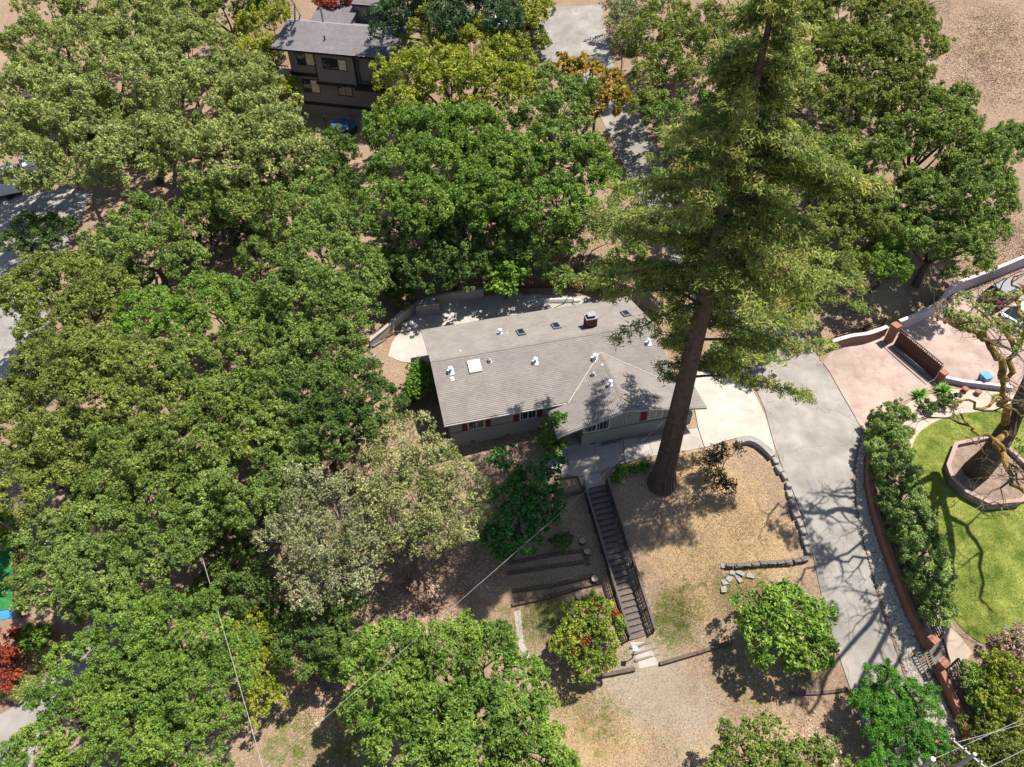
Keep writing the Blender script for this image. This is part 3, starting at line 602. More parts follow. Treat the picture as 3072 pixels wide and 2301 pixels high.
MB().span((sm,.5,zb1),(s1,.898,8.95)).build('bay_wall', MT['taupe'], rh, local=True)
MB().span((2.6,7.0,8.0),(7.4,11.2,9.9)).build('upper_wall', MT['taupe'], rh, local=True)
MB().span((7.2,9.4,8.0),(11.7,13.5,11.3)).build('upper_wall', MT['taupe'], rh, local=True)
def band(u0, u1, vt, vb, d, pr=.06):
    za, zb_ = rhit((u0+u1)/2, vt, d)[1], rhit((u0+u1)/2, vb, d)[1]; MB().span((rhit(u0,(vt+vb)/2,d)[0],d-pr,zb_),(rhit(u1,(vt+vb)/2,d)[0],d-.003,za)).build('trim_band', MT['trim'], rh, local=True)
band(872, 952, 218, 228, .9); band(951, 1066, 249, 258, .5); band(900, 1120, 312, 321, .9)
MB().span((s0-.06,.84,4),(s0,.895,8.9)).build('corner_board', MT['trim'], rh, local=True)
MB().span((sm-.06,.44,zb1),(sm+.06,.497,8.9)).build('corner_board', MT['trim'], rh, local=True)
MB().span((s1-.02,.44,zb1),(s1+.08,.7,8.9)).build('corner_board', MT['trim'], rh, local=True)
def rwin(u0, u1, vt, vb, d, lites, painted_reflection=True):
    a, z1_ = rhit(u0, vt, d); b, z0_ = rhit(u1, vb, d); a = rhit(u0, (vt+vb)/2, d)[0]; b = rhit(u1, (vt+vb)/2, d)[0]; z1_ = rhit((u0+u1)/2, vt, d)[1]; z0_ = rhit((u0+u1)/2, vb, d)[1]
    window(rh, a, b, z0_, z1_, d, None, lites, MT['trim'], painted_reflection)
rwin(892, 942, 160, 194, .9, 2); rwin(969, 1038, 178, 208, .5, 3); rwin(910, 958, 240, 276, .9, 2); rwin(1016, 1056, 256, 286, .9, 2, False)
# covered deck on the right of the bay, with posts
MB().span((s1+.1,-.6,zb1-.1),(se+2.2,.88,zb1+.1)).build('deck', MT['trim'], rh, local=True)
for s in (s1+.9, se+1.6): MB().span((s,-.5,zb1+.1),(s+.14,-.36,9.0)).build('deck_post', MT['trim'], rh, local=True)
MB().span((s1+.9,-.5,zb1+.98),(se+1.7,-.42,zb1+1.06)).build('deck_rail', MT['trim'], rh, local=True)
c = G(1035, 395)
bt = thing('hot_tub', 'blue covered hot tub under a dark timber frame below the taupe house', 'hot tub', Vector(c), RA)
MB().tube([(0,0,-.3),(0,0,.85)], 1.5, 14).build('tub', MT['darkmetal'], bt, local=True)
MB().tube([(0,0,.86),(0,0,.98)], 1.56, 14).build('cover', MT['tarp'], bt, local=True)
for x in (-1.5, 1.5):
    p_ = MB().span((x-.08,-1.7,-.3),(x+.08,-1.54,2.6)).build('post', MT['trim'], bt, local=True)
    MB().beam((x,-1.6,1.8),(x+.9,-1.6,2.55),.1,.1).build('brace', MT['trim'], p_, local=True)
c = G(858, 330)
dk = thing('side_deck', 'small tan timber side deck with white rails beside the taupe house', 'deck', P(855, 215, 6.0), RA)
MB().span((-.8,-.6,-.1),(.8,.9,0)).build('deck_floor', MT['tan'], dk, local=True)
for q in range(4): MB().span((-.8+q*.4,-.6,.0),(-.72+q*.4,-.52,.9)).build('baluster', MT['white'], dk, local=True)
MB().span((-.85,-.62,.9),(.85,-.5,.98)).build('rail', MT['fence'], dk, local=True)
for x, y in ((-.7,-.5),(.7,-.5),(-.7,.8)): MB().span((x-.07,y-.07,-6.5),(x+.07,y+.07,-.1)).build('post', MT['fence'], dk, local=True)

# ------------------------------------------------------------------ timber stairs up the front yard
def stairs():
    A, B = P(1784, 1462, -.72), P(1921, 1914, -4.35); n = 26; d = Vector(B-A); ang = math.atan2(d.y, d.x); hl = math.hypot(d.x, d.y)
    st = thing('yard_stairs', 'long dark timber stairs with slatted railings running down the front yard', 'stairs', Vector(A), ang)
    W_ = .78; run = hl/n; rise = d.z/n
    tm = MB().box((0,0,0),(run*.98,W_*2-.02,.06)); me = bpy.data.meshes.new('tread'); me.from_pydata(tm.v, [], tm.f); me.materials.append(MT['stairwood'])
    rm = MB().box((0,0,0),(.03,W_*2-.04,abs(rise)-.06)); mr = bpy.data.meshes.new('riser'); mr.from_pydata(rm.v, [], rm.f); mr.materials.append(MT['rail'])
    for i in range(n):
        o = link('tread', me, None, st); o.location = (run*(i+.5), 0, rise*(i+1)+.12); o.rotation_euler = (random.uniform(-.01,.01), 0, random.uniform(-.012,.012))
        o = link('riser', mr, None, st); o.location = (run*(i+.03), 0, rise*(i+.5)+.09)
    for sg in (-1, 1): MB().beam((0,sg*(W_+.03),-.05),(hl,sg*(W_+.03),d.z-.05),.05,.32).build('stringer', MT['rail'], st, local=True)
    bm_ = MB().box((0,0,0),(.04,.04,.85)); mb_ = bpy.data.meshes.new('baluster'); mb_.from_pydata(bm_.v, [], bm_.f); mb_.materials.append(MT['rail'])
    for sg in (-1, 1):
        y = sg*(W_+.1); z0 = lambda x: d.z*x/hl
        MB().beam((-.1,y,1.03),(hl+.05,y,d.z+1.03),.14,.05).build('handrail', MT['stairwood'], st, local=True)
        for hh in (.25, .55, .8): MB().beam((-.05,y-sg*.03,hh),(hl,y-sg*.03,d.z+hh),.04,.10).build('rail', MT['rail'], st, local=True)
        for k in range(8):
            x = .05+(hl-.1)*k/7; MB().span((x-.05,y-.05,z0(x)-.7),(x+.05,y+.05,z0(x)+1.0)).build('post', MT['rail'], st, local=True)
        for k in range(44):
            x = .2+(hl-.4)*k/43; o = link('baluster', mb_, None, st); o.location = (x, y+sg*.03, z0(x)+.55)
    for i in range(3):
        MB().span((hl+.02+i*.42,-W_,d.z-.8),(hl+.42+i*.42,W_-.02*i,d.z-.03-.1*i)).build('bottom_step', MT['slab'], st, local=True)
        MB().span((hl+.36+i*.42,-W_-.1,d.z-.6),(hl+.50+i*.42,W_+.1,d.z+.0-.1*i)).build('step_edge', MT['fencegrey'], st, local=True)
stairs()

def fence(name, label, uv, hgt, m, pw=.14, gap=.012, cat='fence', jag=.04, postm=None, slope_follow=True, rails=True):
    pts = [Vector(g(*q)) for q in uv]; f = thing(name, label, cat, pts[0]); ps = MB().box((0,0,0),(pw-gap,.02,hgt)); me = bpy.data.meshes.new('plank'); me.from_pydata(ps.v, [], ps.f); me.materials.append(m)
    r = random.Random(len(uv)+int(hgt*10))
    for a, b in zip(pts[:-1], pts[1:]):
        d = b-a; L = math.hypot(d.x, d.y); ang = math.atan2(d.y, d.x); n = max(1, int(L/pw))
        for i in range(n):
            t = (i+.5)/n; x, y = a.x+d.x*t, a.y+d.y*t
            o = link('plank', me, None, f); o.location = Vector((x, y, float(TZ(x, y))+hgt/2+r.uniform(-jag, jag)))-pts[0]; o.rotation_euler = (0, r.uniform(-.012,.012), ang+r.uniform(-.03,.03))
        n = max(1, int(L/2.4))
        nrm = Vector((-d.y, d.x, 0)).normalized()*.06
        for i in range(n+1):
            t = i/n; x, y = a.x+d.x*t+nrm.x, a.y+d.y*t+nrm.y; z = float(TZ(x, y)); MB().box((x,y,z+hgt/2-.1),(.1,.1,hgt),ang).build('post', postm or m, f)
        if rails:
            for hh in (.3, hgt-.3): MB().beam(a+nrm*.6+Vector((0,0,hh)), b+nrm*.6+Vector((0,0,hh)), .04, .09).build('rail', postm or m, f)
    return f
fence('board_fence', 'brown vertical board fence behind the ranch house patio', [(1052,628),(1130,623),(1200,622),(1260,624),(1320,634),(1360,648)], 1.5, MT['fence'])
fence('board_fence', 'sunlit tan board fence behind the right rear corner of the ranch house', [(1364,649),(1395,668),(1418,690)], 1.5, MT['fencegrey'])
fence('board_fence', 'short brown fence along the green turf court at the left edge', [(50,1178),(48,1250),(46,1334)], 1.3, MT['fence'])
fence('planter_box_fence', 'low weathered board screen beside the redwood trunk and concrete apron', [(1500,795),(1530,802)], 1.0, MT['fencegrey'])

def wall(name, label, pts, hgt, th, m, capm, cat='wall', capo=.05, caph=.07, world=False, closed=False, base=None, smooth=0):
    q = pts if world else [g(*p) for p in pts]; q = [np.array(p, float) for p in q]
    if smooth: q = smoothline(q, smooth)
    r = thing(name, label, cat, Vector(q[0])); n = len(q)
    def ribbon(hw, z0, z1):
        L, Rr = [], []
        for i in range(n):
            a = q[i-1] if (i > 0 or closed) else q[i]; b = q[(i+1) % n] if (i < n-1 or closed) else q[i]
            d = b-a; t = np.array([-d[1], d[0]])/(math.hypot(d[0], d[1])+1e-9)
            if 0 < i < n-1 or closed:
                d1 = q[i]-a; d1 = d1[:2]/(np.linalg.norm(d1[:2])+1e-9); cs = abs(np.dot(d1, np.array([t[1], -t[0]]))); t = t/max(cs, .6)
            L.append(q[i][:2]+t*hw); Rr.append(q[i][:2]-t*hw)
        zz = [(base if base is not None else float(TZ(p[0], p[1]))) for p in q]
        mb = MB(); V = []
        for i in range(n): V += [(*L[i], zz[i]+z0), (*Rr[i], zz[i]+z0), (*Rr[i], zz[i]+z1), (*L[i], zz[i]+z1)]
        Fc = []
        for i in range(n if closed else n-1):
            a, b = 4*i, 4*((i+1) % n); Fc += [(a,a+1,b+1,b),(a+1,a+2,b+2,b+1),(a+2,a+3,b+3,b+2),(a+3,a,b,b+3)]
        if not closed: Fc += [(0,3,2,1),(4*n-4,4*n-3,4*n-2,4*n-1)]
        return mb.add(V, Fc)
    ribbon(th/2, -.4, hgt).build('wall_body', m, r)
    if capm: ribbon(th/2+capo, hgt+.001, hgt+caph).build('cap', capm, r)
    return r
wall('retaining_wall', 'grey concrete retaining wall at the back left of the patio', [(800,752),(832,726),(872,690),(905,668),(960,652),(1045,640)], .85, .2, MT['slab'], MT['slab'])
wall('stucco_wall', 'long pale lavender stucco wall with white cap beside the maroon car', [(1932,716),(1985,694),(2020,672),(2034,652),(2055,634),(2130,606),(2212,572),(2310,536)], 1.15, .22, MT['lavender'], MT['cap'], smooth=3)
wall('stucco_wall', 'terracotta stucco wall with wavy pale cap left of the iron gate', [(1790,756),(1830,744),(1870,738),(1908,724)], .95, .25, MT['terracotta'], MT['cap'], smooth=3)
wall('garden_wall', 'long curving terracotta garden wall between the driveway gravel and hedge', [(1888,936),(1876,985),(1873,1050),(1886,1112),(1904,1172),(1930,1245),(1955,1312),(1978,1366),(1998,1402)], .75, .34, MT['terracotta'], None, smooth=4)
wall('garden_wall', 'terracotta garden wall below the slatted gate at lower right', [(2022,1452),(2045,1500),(2072,1562),(2100,1630)], .75, .34, MT['terracotta'], None, smooth=2)
wall('low_wall', 'low pale wall between the paver drive and the yucca bed', [(2030,822),(2075,832),(2130,838),(2180,845)], .45, .2, MT['lavender'], MT['cap'])
# timber fence rails on top of the bank behind the garden wall
def railfence(label, uv, n_rails=5, m='fencegrey', hgt=1.2):
    pts = [Vector(g(*q)) for q in uv]; f = thing('rail_fence', label, 'fence', pts[0])
    for a, b in zip(pts[:-1], pts[1:]):
        for k in range(n_rails):
            z = .25+k*(hgt-.2)/(n_rails-1); MB().beam(a+Vector((0,0,z)), b+Vector((0,0,z)), .04, .12).build('rail', MT[m], f)
    for p in pts: MB().box((p.x,p.y,p.z+hgt/2),(.1,.1,hgt+.1)).build('post', MT[m], f)
railfence('horizontal rail fence behind the garden wall above the slatted gate', [(1905,1110),(1950,1225),(1985,1310),(2022,1385)])
railfence('horizontal rail fence behind the garden wall below the slatted gate', [(2052,1440),(2085,1520),(2120,1600)])
railfence('dark rail fence above the terracotta wall left of the iron gate', [(1800,738),(1860,722),(1905,706)], 4, 'rail', 1.0)
def pillar(label, u, v, hgt, wd, m):
    p = g(u, v); r = thing('gate_pillar', label, 'pillar', Vector(p)); MB().box((p[0],p[1],p[2]+hgt/2-.1),(wd,wd,hgt),.5).build('shaft', MT[m], r); MB().box((p[0],p[1],p[2]+hgt-.1+.06),(wd+.12,wd+.12,.1),.5).build('cap', MT[m], r)
pillar('tall terracotta pillar at the upper end of the iron gate', 1918, 738, 1.9, .55, 'terracotta')
pillar('terracotta pillar at the lower end of the iron gate', 2026, 826, 1.2, .45, 'terracotta')
pillar('terracotta pillar above the slatted timber gate', 2000, 1398, 1.25, .45, 'terracotta')
pillar('terracotta pillar below the slatted timber gate', 2022, 1448, 1.25, .45, 'terracotta')
def irongate():
    a, b = Vector(g(1930, 745)), Vector(g(2018, 820)); r = thing('iron_gate', 'dark brown iron driveway gate with small knobs across the paver drive', 'gate', a); up = Vector((0,0,1)); d = b-a
    MB().beam(a+up*.85, b+up*.85, .03, 1.35).build('panel', MT['gate'], r)
    for k in range(24):
        p = a+d*((k+.5)/24); MB().box(p+up*1.62, (.05,.05,.2), math.atan2(d.y,d.x)).build('finial', MT['gate'], r)
    for z in (.12, 1.5, 1.75): MB().beam(a+up*z, b+up*z, .07, .07).build('rail', MT['gate'], r)
    for k in range(9):
        p = a+d*(k/8); MB().box(p+up*.85+Vector((.03,-.04,0)), (.05,.05,1.6), math.atan2(d.y,d.x)).build('bar', MT['gate'], r)
    a2, b2 = Vector(g(1905,748)), Vector(g(2000,832)); t = thing('gate_track', 'dark steel gate track set across the paver drive', 'gate track', a2)
    for o_ in (0, .45): 
        q = Vector((o_,o_*.9,.06)); MB().beam(a2+q, b2+q, .06, .05).build('track_rail', MT['darkmetal'], t)
irongate()
def slatgate():
    a, b = Vector(g(1972, 1418)), Vector(g(2000, 1470)); r = thing('slatted_gate', 'open weathered slatted timber gate between the terracotta pillars', 'gate', a)
    c, d_ = Vector(g(2030, 1382)), Vector(g(2045, 1432)); e, f_ = Vector(g(2002,1412)), Vector(g(2014,1448))
    for k in range(9):
        t = k/8; p, q = a.lerp(b, t)+Vector((0,0,.45)), e.lerp(f_, t)+Vector((0,0,.5)); MB().beam(p, q, .05, .06).build('slat', MT['fencegrey'], r)
    for p, q in ((a, b), (e, f_)): MB().beam(p+Vector((0,0,.42)), q+Vector((0,0,.42)), .07, .07).build('stile', MT['fencegrey'], r)
    for p in (a, b): MB().box(p+Vector((0,0,.18)),(.08,.08,.5)).build('post', MT['fencegrey'], r)
    r2 = thing('ramp_deck', 'slatted timber ramp deck behind the open gate', 'deck', e)
    for k in range(10):
        t = k/9; MB().beam(e.lerp(f_, t)+Vector((.1,0,.22)), c.lerp(d_, t)+Vector((0,0,.22)), .10, .05).build('slat', MT['fencegrey'], r2)
    for p, q in ((e, f_), (c, d_)): MB().beam(p+Vector((.15,0,.14)), q+Vector((.15,0,.14)), .08, .1).build('joist', MT['rail'], r2)
slatgate()
# octagonal brick planter round the big oak
def planter():
    pts = [(2042,1000),(2060,952),(2128,938),(2172,962),(2212,1005),(2228,1050),(2195,1080),(2130,1086),(2080,1060),(2050,1030)]
    pts = [g(u, v+14) for u, v in pts]; z = float(np.max([p[2] for p in pts]))-.02
    wall('octagon_planter', 'eight-sided pink brick tree planter on the lawn', pts, .45, .2, MT['plbrick'], MT['plbrick'], 'planter', .04, .06, True, True, z)
    sheet('planter_soil', pts, MT['soil'], .0, kind='structure', world=True, zf=lambda x, y: np.full(x.shape, z+.14))
planter()
# stone edging of the yard along the driveway: separate blocks
def blockmesh(name, sz, seed, m):
    r = random.Random(seed); mb = MB().box((0,0,0), sz); mb.v = [tuple(c+r.uniform(-.12,.12)*s for c, s in zip(v, sz)) for v in mb.v]
    me = bpy.data.meshes.new(name); me.from_pydata(mb.v, [], mb.f); bm = bmesh.new(); bm.from_mesh(me); bmesh.ops.bevel(bm, geom=bm.edges[:], offset=min(sz)*.13, segments=1, affect='EDGES'); bm.to_mesh(me); bm.free(); me.materials.append(m); return me
BL = [blockmesh('stone', (.62,.42,.42), i, MT['stone']) for i in range(5)]
def blocks(label, uv, name, meshes, stepm, rows=1, rowh=.3, z0=.1, cat='wall', jit=.06):
    q = smoothline([g(*p) for p in uv], 10); r = thing(name, label, cat, Vector(q[0])); rr = random.Random(7); acc = 0; last = q[0]; k = 0
    for a, b in zip(q[:-1], q[1:]):
        acc += np.linalg.norm((b-a)[:2])
        if acc >= stepm:
            acc = 0; ang = math.atan2(b[1]-a[1], b[0]-a[0])
            for row in range(rows):
                o = link('stone', meshes[k % len(meshes)], None, r); k += 1; s = rr.uniform(.85, 1.15)
                o.location = Vector((b[0]+rr.uniform(-jit,jit), b[1]+rr.uniform(-jit,jit), b[2]+z0+row*rowh))-Vector(q[0]); o.rotation_euler = (rr.uniform(-.08,.08), rr.uniform(-.08,.08), ang+rr.uniform(-.12,.12)); o.scale = (s, s, rr.uniform(.8,1.1))
    return r
blocks('grey stone block edging between the dry yard and the driveway', [(1668,982),(1680,1012),(1695,1035),(1702,1062),(1710,1092),(1720,1122),(1732,1152),(1740,1180),(1746,1206)], 'stone_edging', BL, .62, 1, .3, .12)
wall('curved_wall', 'short curved grey masonry wall beside the concrete apron', [(1590,962),(1612,955),(1635,962),(1655,978),(1668,992)], .42, .4, MT['slab'], MT['stone'], smooth=3)
FL_ = [blockmesh('stone', (.55,.3,.085), 20+i, MT['darkstone']) for i in range(5)]
blocks('low dry-stacked flat stone wall across the middle of the yard', [(1558,1226),(1600,1224),(1660,1220),(1715,1216),(1748,1208)], 'stacked_stone_wall', FL_, .5, 4, .09, .05, jit=.03)
PV = [blockmesh('stone', (.5,.36,.08), 40+i, MT['stone']) for i in range(4)]
for i, (u, v) in enumerate([(1566,1224),(1582,1236),(1598,1238),(1575,1250),(1596,1252),(1566,1258),(1562,1272),(1620,1244),(1596,1292)]):
    p = g(u, v); o = link('flagstone', PV[i % 4], None); o.location = Vector(p)+Vector((0,0,.05)); o.rotation_euler = (.05*(i%3-1), .04*(i%2), i*1.3)
    tag(o, ['loose flagstone lying against the left end of the stacked wall','loose flagstone just below the stacked wall end','second loose flagstone below the stacked wall','loose flagstone in the middle of the scattered group','loose flagstone at the right of the scattered group','flagstone lying near the lower left of the group','lowest left flagstone of the scattered group','pale flagstone lying alone right of the group','lone flagstone lying in grass below the group'][i], 'flagstone', 'loose flagstones in the dry yard')
# landscape timbers
def timber(label, uv, hgt=.22, wd=.22, seg=2.0):
    pts = [Vector(g(*q)) for q in uv]; r = thing('timber_edging', label, 'timber edging', pts[0])
    for a, b in zip(pts[:-1], pts[1:]):
        n = max(1, round((b-a).length/seg))
        for i in range(n):
            p, q = a.lerp(b, i/n), a.lerp(b, (i+.985)/n); p.z = float(TZ(p.x,p.y))+hgt/2-.03; q.z = float(TZ(q.x,q.y))+hgt/2-.03
            MB().beam(p, q, wd, hgt).build('timber', MT['timber'], r, bevel=.015)
timber('weathered timber edging left of the bottom of the stairs', [(1290,1463),(1372,1447)], .28, .26)
timber('weathered timber edging right of the bottom of the stairs', [(1424,1436),(1505,1412),(1580,1388)], .24, .22)
timber('low timber edging below the round green bush', [(1705,1500),(1770,1498),(1832,1490)], .16, .2)
timber('upper timber terrace edge in the shade left of the stairs', [(1100,1218),(1190,1200),(1262,1190)])
timber('second timber terrace edge in the shade left of the stairs', [(1098,1240),(1190,1225),(1262,1215)])
timber('short timber running downhill in the shade beside the stairs', [(1264,1192),(1272,1222)])
timber('third timber terrace edge left of the stairs', [(1108,1278),(1200,1265),(1283,1244)])
timber('lowest timber terrace edge left of the stairs', [(1106,1308),(1190,1290),(1260,1268),(1300,1258)])
timber('timber edge under the walkway beside the stairs head', [(1195,1078),(1266,1060)])
timber('timber edge below the front walk left of the stairs', [(1205,1036),(1247,1030),(1258,1056)], .12, .12)
# sawn log rounds
for (u, v, hgt), lb in zip([(1284,1256,.4),(1250,1295,.45),(1268,1196,.3),(1258,1172,.25)], ['sawn log round beside the stairs below the third timber','sawn log round above the red-berried shrub','pale log round in the shade beside the stairs','uppermost log round in the shade beside the stairs']):
    p = g(u, v); r = thing('log_round', lb, 'log', Vector(p)); MB().tube([(p[0],p[1],p[2]-.1),(p[0],p[1],p[2]+hgt)], .25, 12).build('bark_side', MT['bark'], r); MB().tube([(p[0],p[1],p[2]+hgt+.001),(p[0],p[1],p[2]+hgt+.012)], .235, 12).build('cut_face', MT['deadwood'], r)
# lamp post at the foot of the stairs
p = G(1897, 1975); r = thing('path_lamp', 'black path lamp with pale head at the foot of the stairs', 'lamp', Vector(p))
MB().tube([p+[0,0,-.1],p+[0,0,1.35]], .035, 8).build('post', MT['darkmetal'], r); MB().box(p+[0,0,1.43],(.2,.2,.15)).build('lantern', MT['dark'], r); MB().box(p+[0,0,1.54],(.3,.3,.05)).build('lamp_cap', MT['whitemetal'], r)
# shepherd's hook with a bird feeder and the sunken planting frame by the front wall
p = G(1872, 1382); r = thing('feeder_stand', "dark shepherd's hook on a four-footed base on the front walk", 'garden hook', Vector(p))
MB().tube([p+[0,0,0],p+[-.1,.15,1.1],p+[-.25,.3,2.0],p+[-.35,.35,2.15],p+[-.5,.38,2.1],p+[-.52,.38,1.95]], .03, 6).build('stem', MT['darkmetal'], r)
for k in range(4): MB().beam(p+[0,0,.03], p+[.35*math.cos(k*1.57+.4),.35*math.sin(k*1.57+.4),.03], .04, .03).build('foot', MT['darkmetal'], r)
p = G(1832, 1325); r = thing('planting_frame', 'dark metal planting frame set in the walk below the front window', 'frame', Vector(p))
for a, b in (((-.75,-.55),(.75,-.2)),((-.75,.35),(.75,.7)),((-.75,-.55),(-.75,.35)),((.75,-.2),(.75,.7))): MB().beam(p+[a[0],a[1],.1], p+[b[0],b[1],.1], .06, .1).build('frame_side', MT['slab'], r)
MB().add([p+[-.74,-.54,.075], p+[.74,-.19,.075], p+[.74,.69,.075], p+[-.74,.34,.075]], [(0,1,2,3)]).build('bed', MT['soil'], r)
# back patio clutter
p = G(1285, 945); r = thing('metal_shed', 'small grey metal lean-to shed with two doors on the back patio', 'shed', Vector(p), .22)
MB().span((-.95,-.1,0),(.95,.5,1.2)).build('wall', MT['slab'], r, local=True)
for a, b in ((-.85,-.03),(.03,.85)):
    d_ = MB().span((a,-.13,.05),(b,-.102,1.0)).build('door', MT['stone'], r, local=True); MB().span(((a+b)/2-.03,-.16,.5),((a+b)/2+.03,-.131,.56)).build('handle', MT['darkmetal'], d_, local=True)
for lo, hi in (((-1.02,-.2,1.22),(1.02,-.12,1.3)),((-1.02,.48,1.22),(1.02,.56,1.3)),((-1.02,-.12,1.22),(-.94,.48,1.3)),((.94,-.12,1.22),(1.02,.48,1.3)),((-1.02,-.2,0),(-.95,-.13,1.22)),((.95,-.2,0),(1.02,-.13,1.22))): MB().span(lo, hi).build('frame_bar', MT['metal'], r, local=True)
p = g(1208, 652); r = thing('white_boards', 'stack of long white boards lying along the back fence', 'boards', Vector(p), .02)
for k, (x0, x1) in enumerate(((-1.9,1.8),(-1.5,1.9),(-1.8,1.2))): MB().span((x0,-.18+.05*k,.04+.11*k),(x1,.18-.03*k,.14+.11*k)).build('board', MT['white'], r, local=True)
for i, (u, v, L, a) in enumerate([(820,742,1.4,.75),(838,728,1.2,.7),(800,775,1.0,-.5),(1135,630,.9,.1),(1138,637,.8,.05)]):
    p = g(u, v); r_ = thing('lumber_piece', ['upper grey lumber piece by the back left patio wall','brown lumber piece further along the back left patio wall','short lumber piece lying on dirt below the patio corner','upper grey step board at the back fence','lower grey step board at the back fence'][i], 'lumber', Vector(p), a); MB().span((-L/2,-.1,.02),(L/2,.1,.18)).build('board', MT['fencegrey'] if i != 1 else MT['fence'], r_, local=True, bevel=.02)
for i, (u, v) in enumerate([(888,702),(896,708)]):
    p = g(u, v); o = MB().tube([p+[0,0,0],p+[.02,0,.18],p+[.02,.02,.34],p+[0,0,.44]], [.22,.27,.2,.06], 9).build('sack', MT['whitemetal'], None, smooth=True); tag(o, ['left of two pale sacks on the back patio','right of two pale sacks on the back patio'][i], 'sack', 'pale sacks on the back patio')
rr = random.Random(5)
for i, (u, v, s_, lb) in enumerate([(790,758,.8,'largest rubble stone at the left end of the patio wall'),(808,770,.55,'rubble stone lying on dirt between wall and patio slab'),(826,784,.6,'rubble stone nearest the yellow-green side shrub'),(800,788,.45,'small rubble stone furthest down the dirt path')]):
    p = g(u, v); o = link('rubble_stone', BL[i % 5], None); o.location = p+[0,0,.05]; o.scale = [s_]*3; o.rotation_euler = (0,0,i*1.1); tag(o, lb, 'stone', 'rubble stones at the patio corner')

# ------------------------------------------------------------------ vehicles
def car(label, pos, ang, paint, roofm, L=4.7, Wd=1.9, Hh=1.65, name='parked_car', suv=True):
    r = thing(name, label, 'car', Vector(pos), ang)
    h = Wd/2; belt = Hh*.58
    prof = [(-L/2,.35),(-L/2-.02,.6),(-L/2+.06,belt),(-L*.44,belt+.03),(L*.16,belt),(L*.40,belt-.12),(L/2-.05,.72),(L/2,.45),(L/2-.08,.28),(-L/2+.1,.28)]
    ins = [0,0,.05,.06,.05,.08,.10,.04,0,0]; n = len(prof); mb = MB()
    mb.add([(x,-h+i,z) for (x, z), i in zip(prof, ins)]+[(x,h-i,z) for (x, z), i in zip(prof, ins)], [tuple(range(n)), tuple(range(n,2*n))[::-1]]+[(i,n+i,n+(i+1)%n,(i+1)%n) for i in range(n)])
    mb.build('body', MT[paint], r, local=True, bevel=.03)
    xr0, xr1 = (-L*.46, -L*.36) if suv else (-L*.40, -L*.22); xf1, xf0 = L*.06, L*.20; t = h*.74
    gl = MB(); z0, z1 = belt+.02, Hh-.06
    V = [(xr0,-h+.1,z0),(xf0,-h+.1,z0),(xf0,h-.1,z0),(xr0,h-.1,z0),(xr1,-t,z1),(xf1,-t,z1),(xf1,t,z1),(xr1,t,z1)]
    gl.add(V, [(0,1,5,4),(1,2,6,5),(2,3,7,6),(3,0,4,7),(4,5,6,7)]).build('window_glass', MT['glass'], r, local=True)
    ro = MB().add([(xr1-.06,-t-.03,z1-.01),(xf1+.05,-t-.03,z1-.01),(xf1+.05,t+.03,z1-.01),(xr1-.06,t+.03,z1-.01),(xr1,-t+.1,Hh),(xf1-.05,-t+.1,Hh),(xf1-.05,t-.1,Hh),(xr1,t-.1,Hh)], [(0,1,5,4),(1,2,6,5),(2,3,7,6),(3,0,4,7),(4,5,6,7),(3,2,1,0)]).build('roof', MT[roofm], r, local=True)
    if suv:
        for sg in (-1, 1): MB().beam((xr1+.1,sg*(t-.02),Hh+.05),(xf1-.15,sg*(t-.02),Hh+.05),.05,.05).build('roof_rail', MT['darkmetal'], ro, local=True)
    for a, b in ((0,4),(1,5),(2,6),(3,7)): MB().tube([V[a],V[b]], .045, 5).build('pillar', MT[paint], r, local=True)
    for sg in (-1, 1):
        xm = (xr0+xf0)/2; MB().tube([(xm,sg*(h-.095),z0),(xm-.05,sg*(t+.005),z1)], .04, 5).build('pillar', MT[paint], r, local=True)
        MB().span((L*.14,sg*(h+.08)-.1,belt+.02),(L*.19,sg*(h+.08)+.1,belt+.16)).build('mirror', MT[paint], r, local=True)
        for xx in (-L*.31, L*.31):
            wh = MB().tube([(xx,sg*(h-.22),.33),(xx,sg*(h+.01),.33)], .34, 16).build('wheel', MT['tyre'], r, local=True); MB().tube([(xx,sg*(h+.011),.33),(xx,sg*(h+.025),.33)], .2, 10).build('rim', MT['chrome'], wh, local=True)
        MB().span((-L/2-.04,sg*(h-.25)-.14,belt-.32),(-L/2+.03,sg*(h-.25)+.14,belt-.05)).build('tail_light', MT['lampred'], r, local=True)
        MB().span((L/2-.12,sg*(h-.4)-.16,.6),(L/2-.02,sg*(h-.4)+.16,.72)).build('headlight', MT['whitemetal'], r, local=True)
    return r
c = g(2133, 658); ca = math.radians(30); car('maroon car with pale roof panel parked by the lavender wall', c+[2.1*math.cos(ca),2.1*math.sin(ca)-.1,.03], ca, 'maroon', 'silver')
c = g(2168, 702); car('white car parked beside the maroon car at the right edge', c+[2.1*math.cos(ca),2.1*math.sin(ca)-.2,.03], ca, 'carwhite', 'carwhite', Hh=1.5, suv=False)
c = g(1068, 62); car('white car half hidden under trees at the top of the picture', c, math.radians(20), 'carwhite', 'carwhite', Hh=1.5, suv=False)
c = g(-6, 425); r = thing('box_trailer', 'large white box trailer at the left edge beside the street', 'trailer', Vector(c), math.radians(24))
MB().span((-4.0,-1.3,.6),(2.9,1.3,2.9)).build('box', MT['carwhite'], r, local=True, bevel=.06)
for x in (-1.6, 1.4):
    for sg in (-1, 1): MB().tube([(x,sg*1.0,.36),(x,sg*1.25,.36)], .36, 12).build('wheel', MT['tyre'], r, local=True)
MB().span((-3.9,-1.0,.4),(2.8,1.0,.598)).build('chassis', MT['darkmetal'], r, local=True)
c = g(88, 375); r = thing('camper_van', 'white van with a dark blue window stripe seen through the left oaks', 'van', Vector(c), math.radians(108))
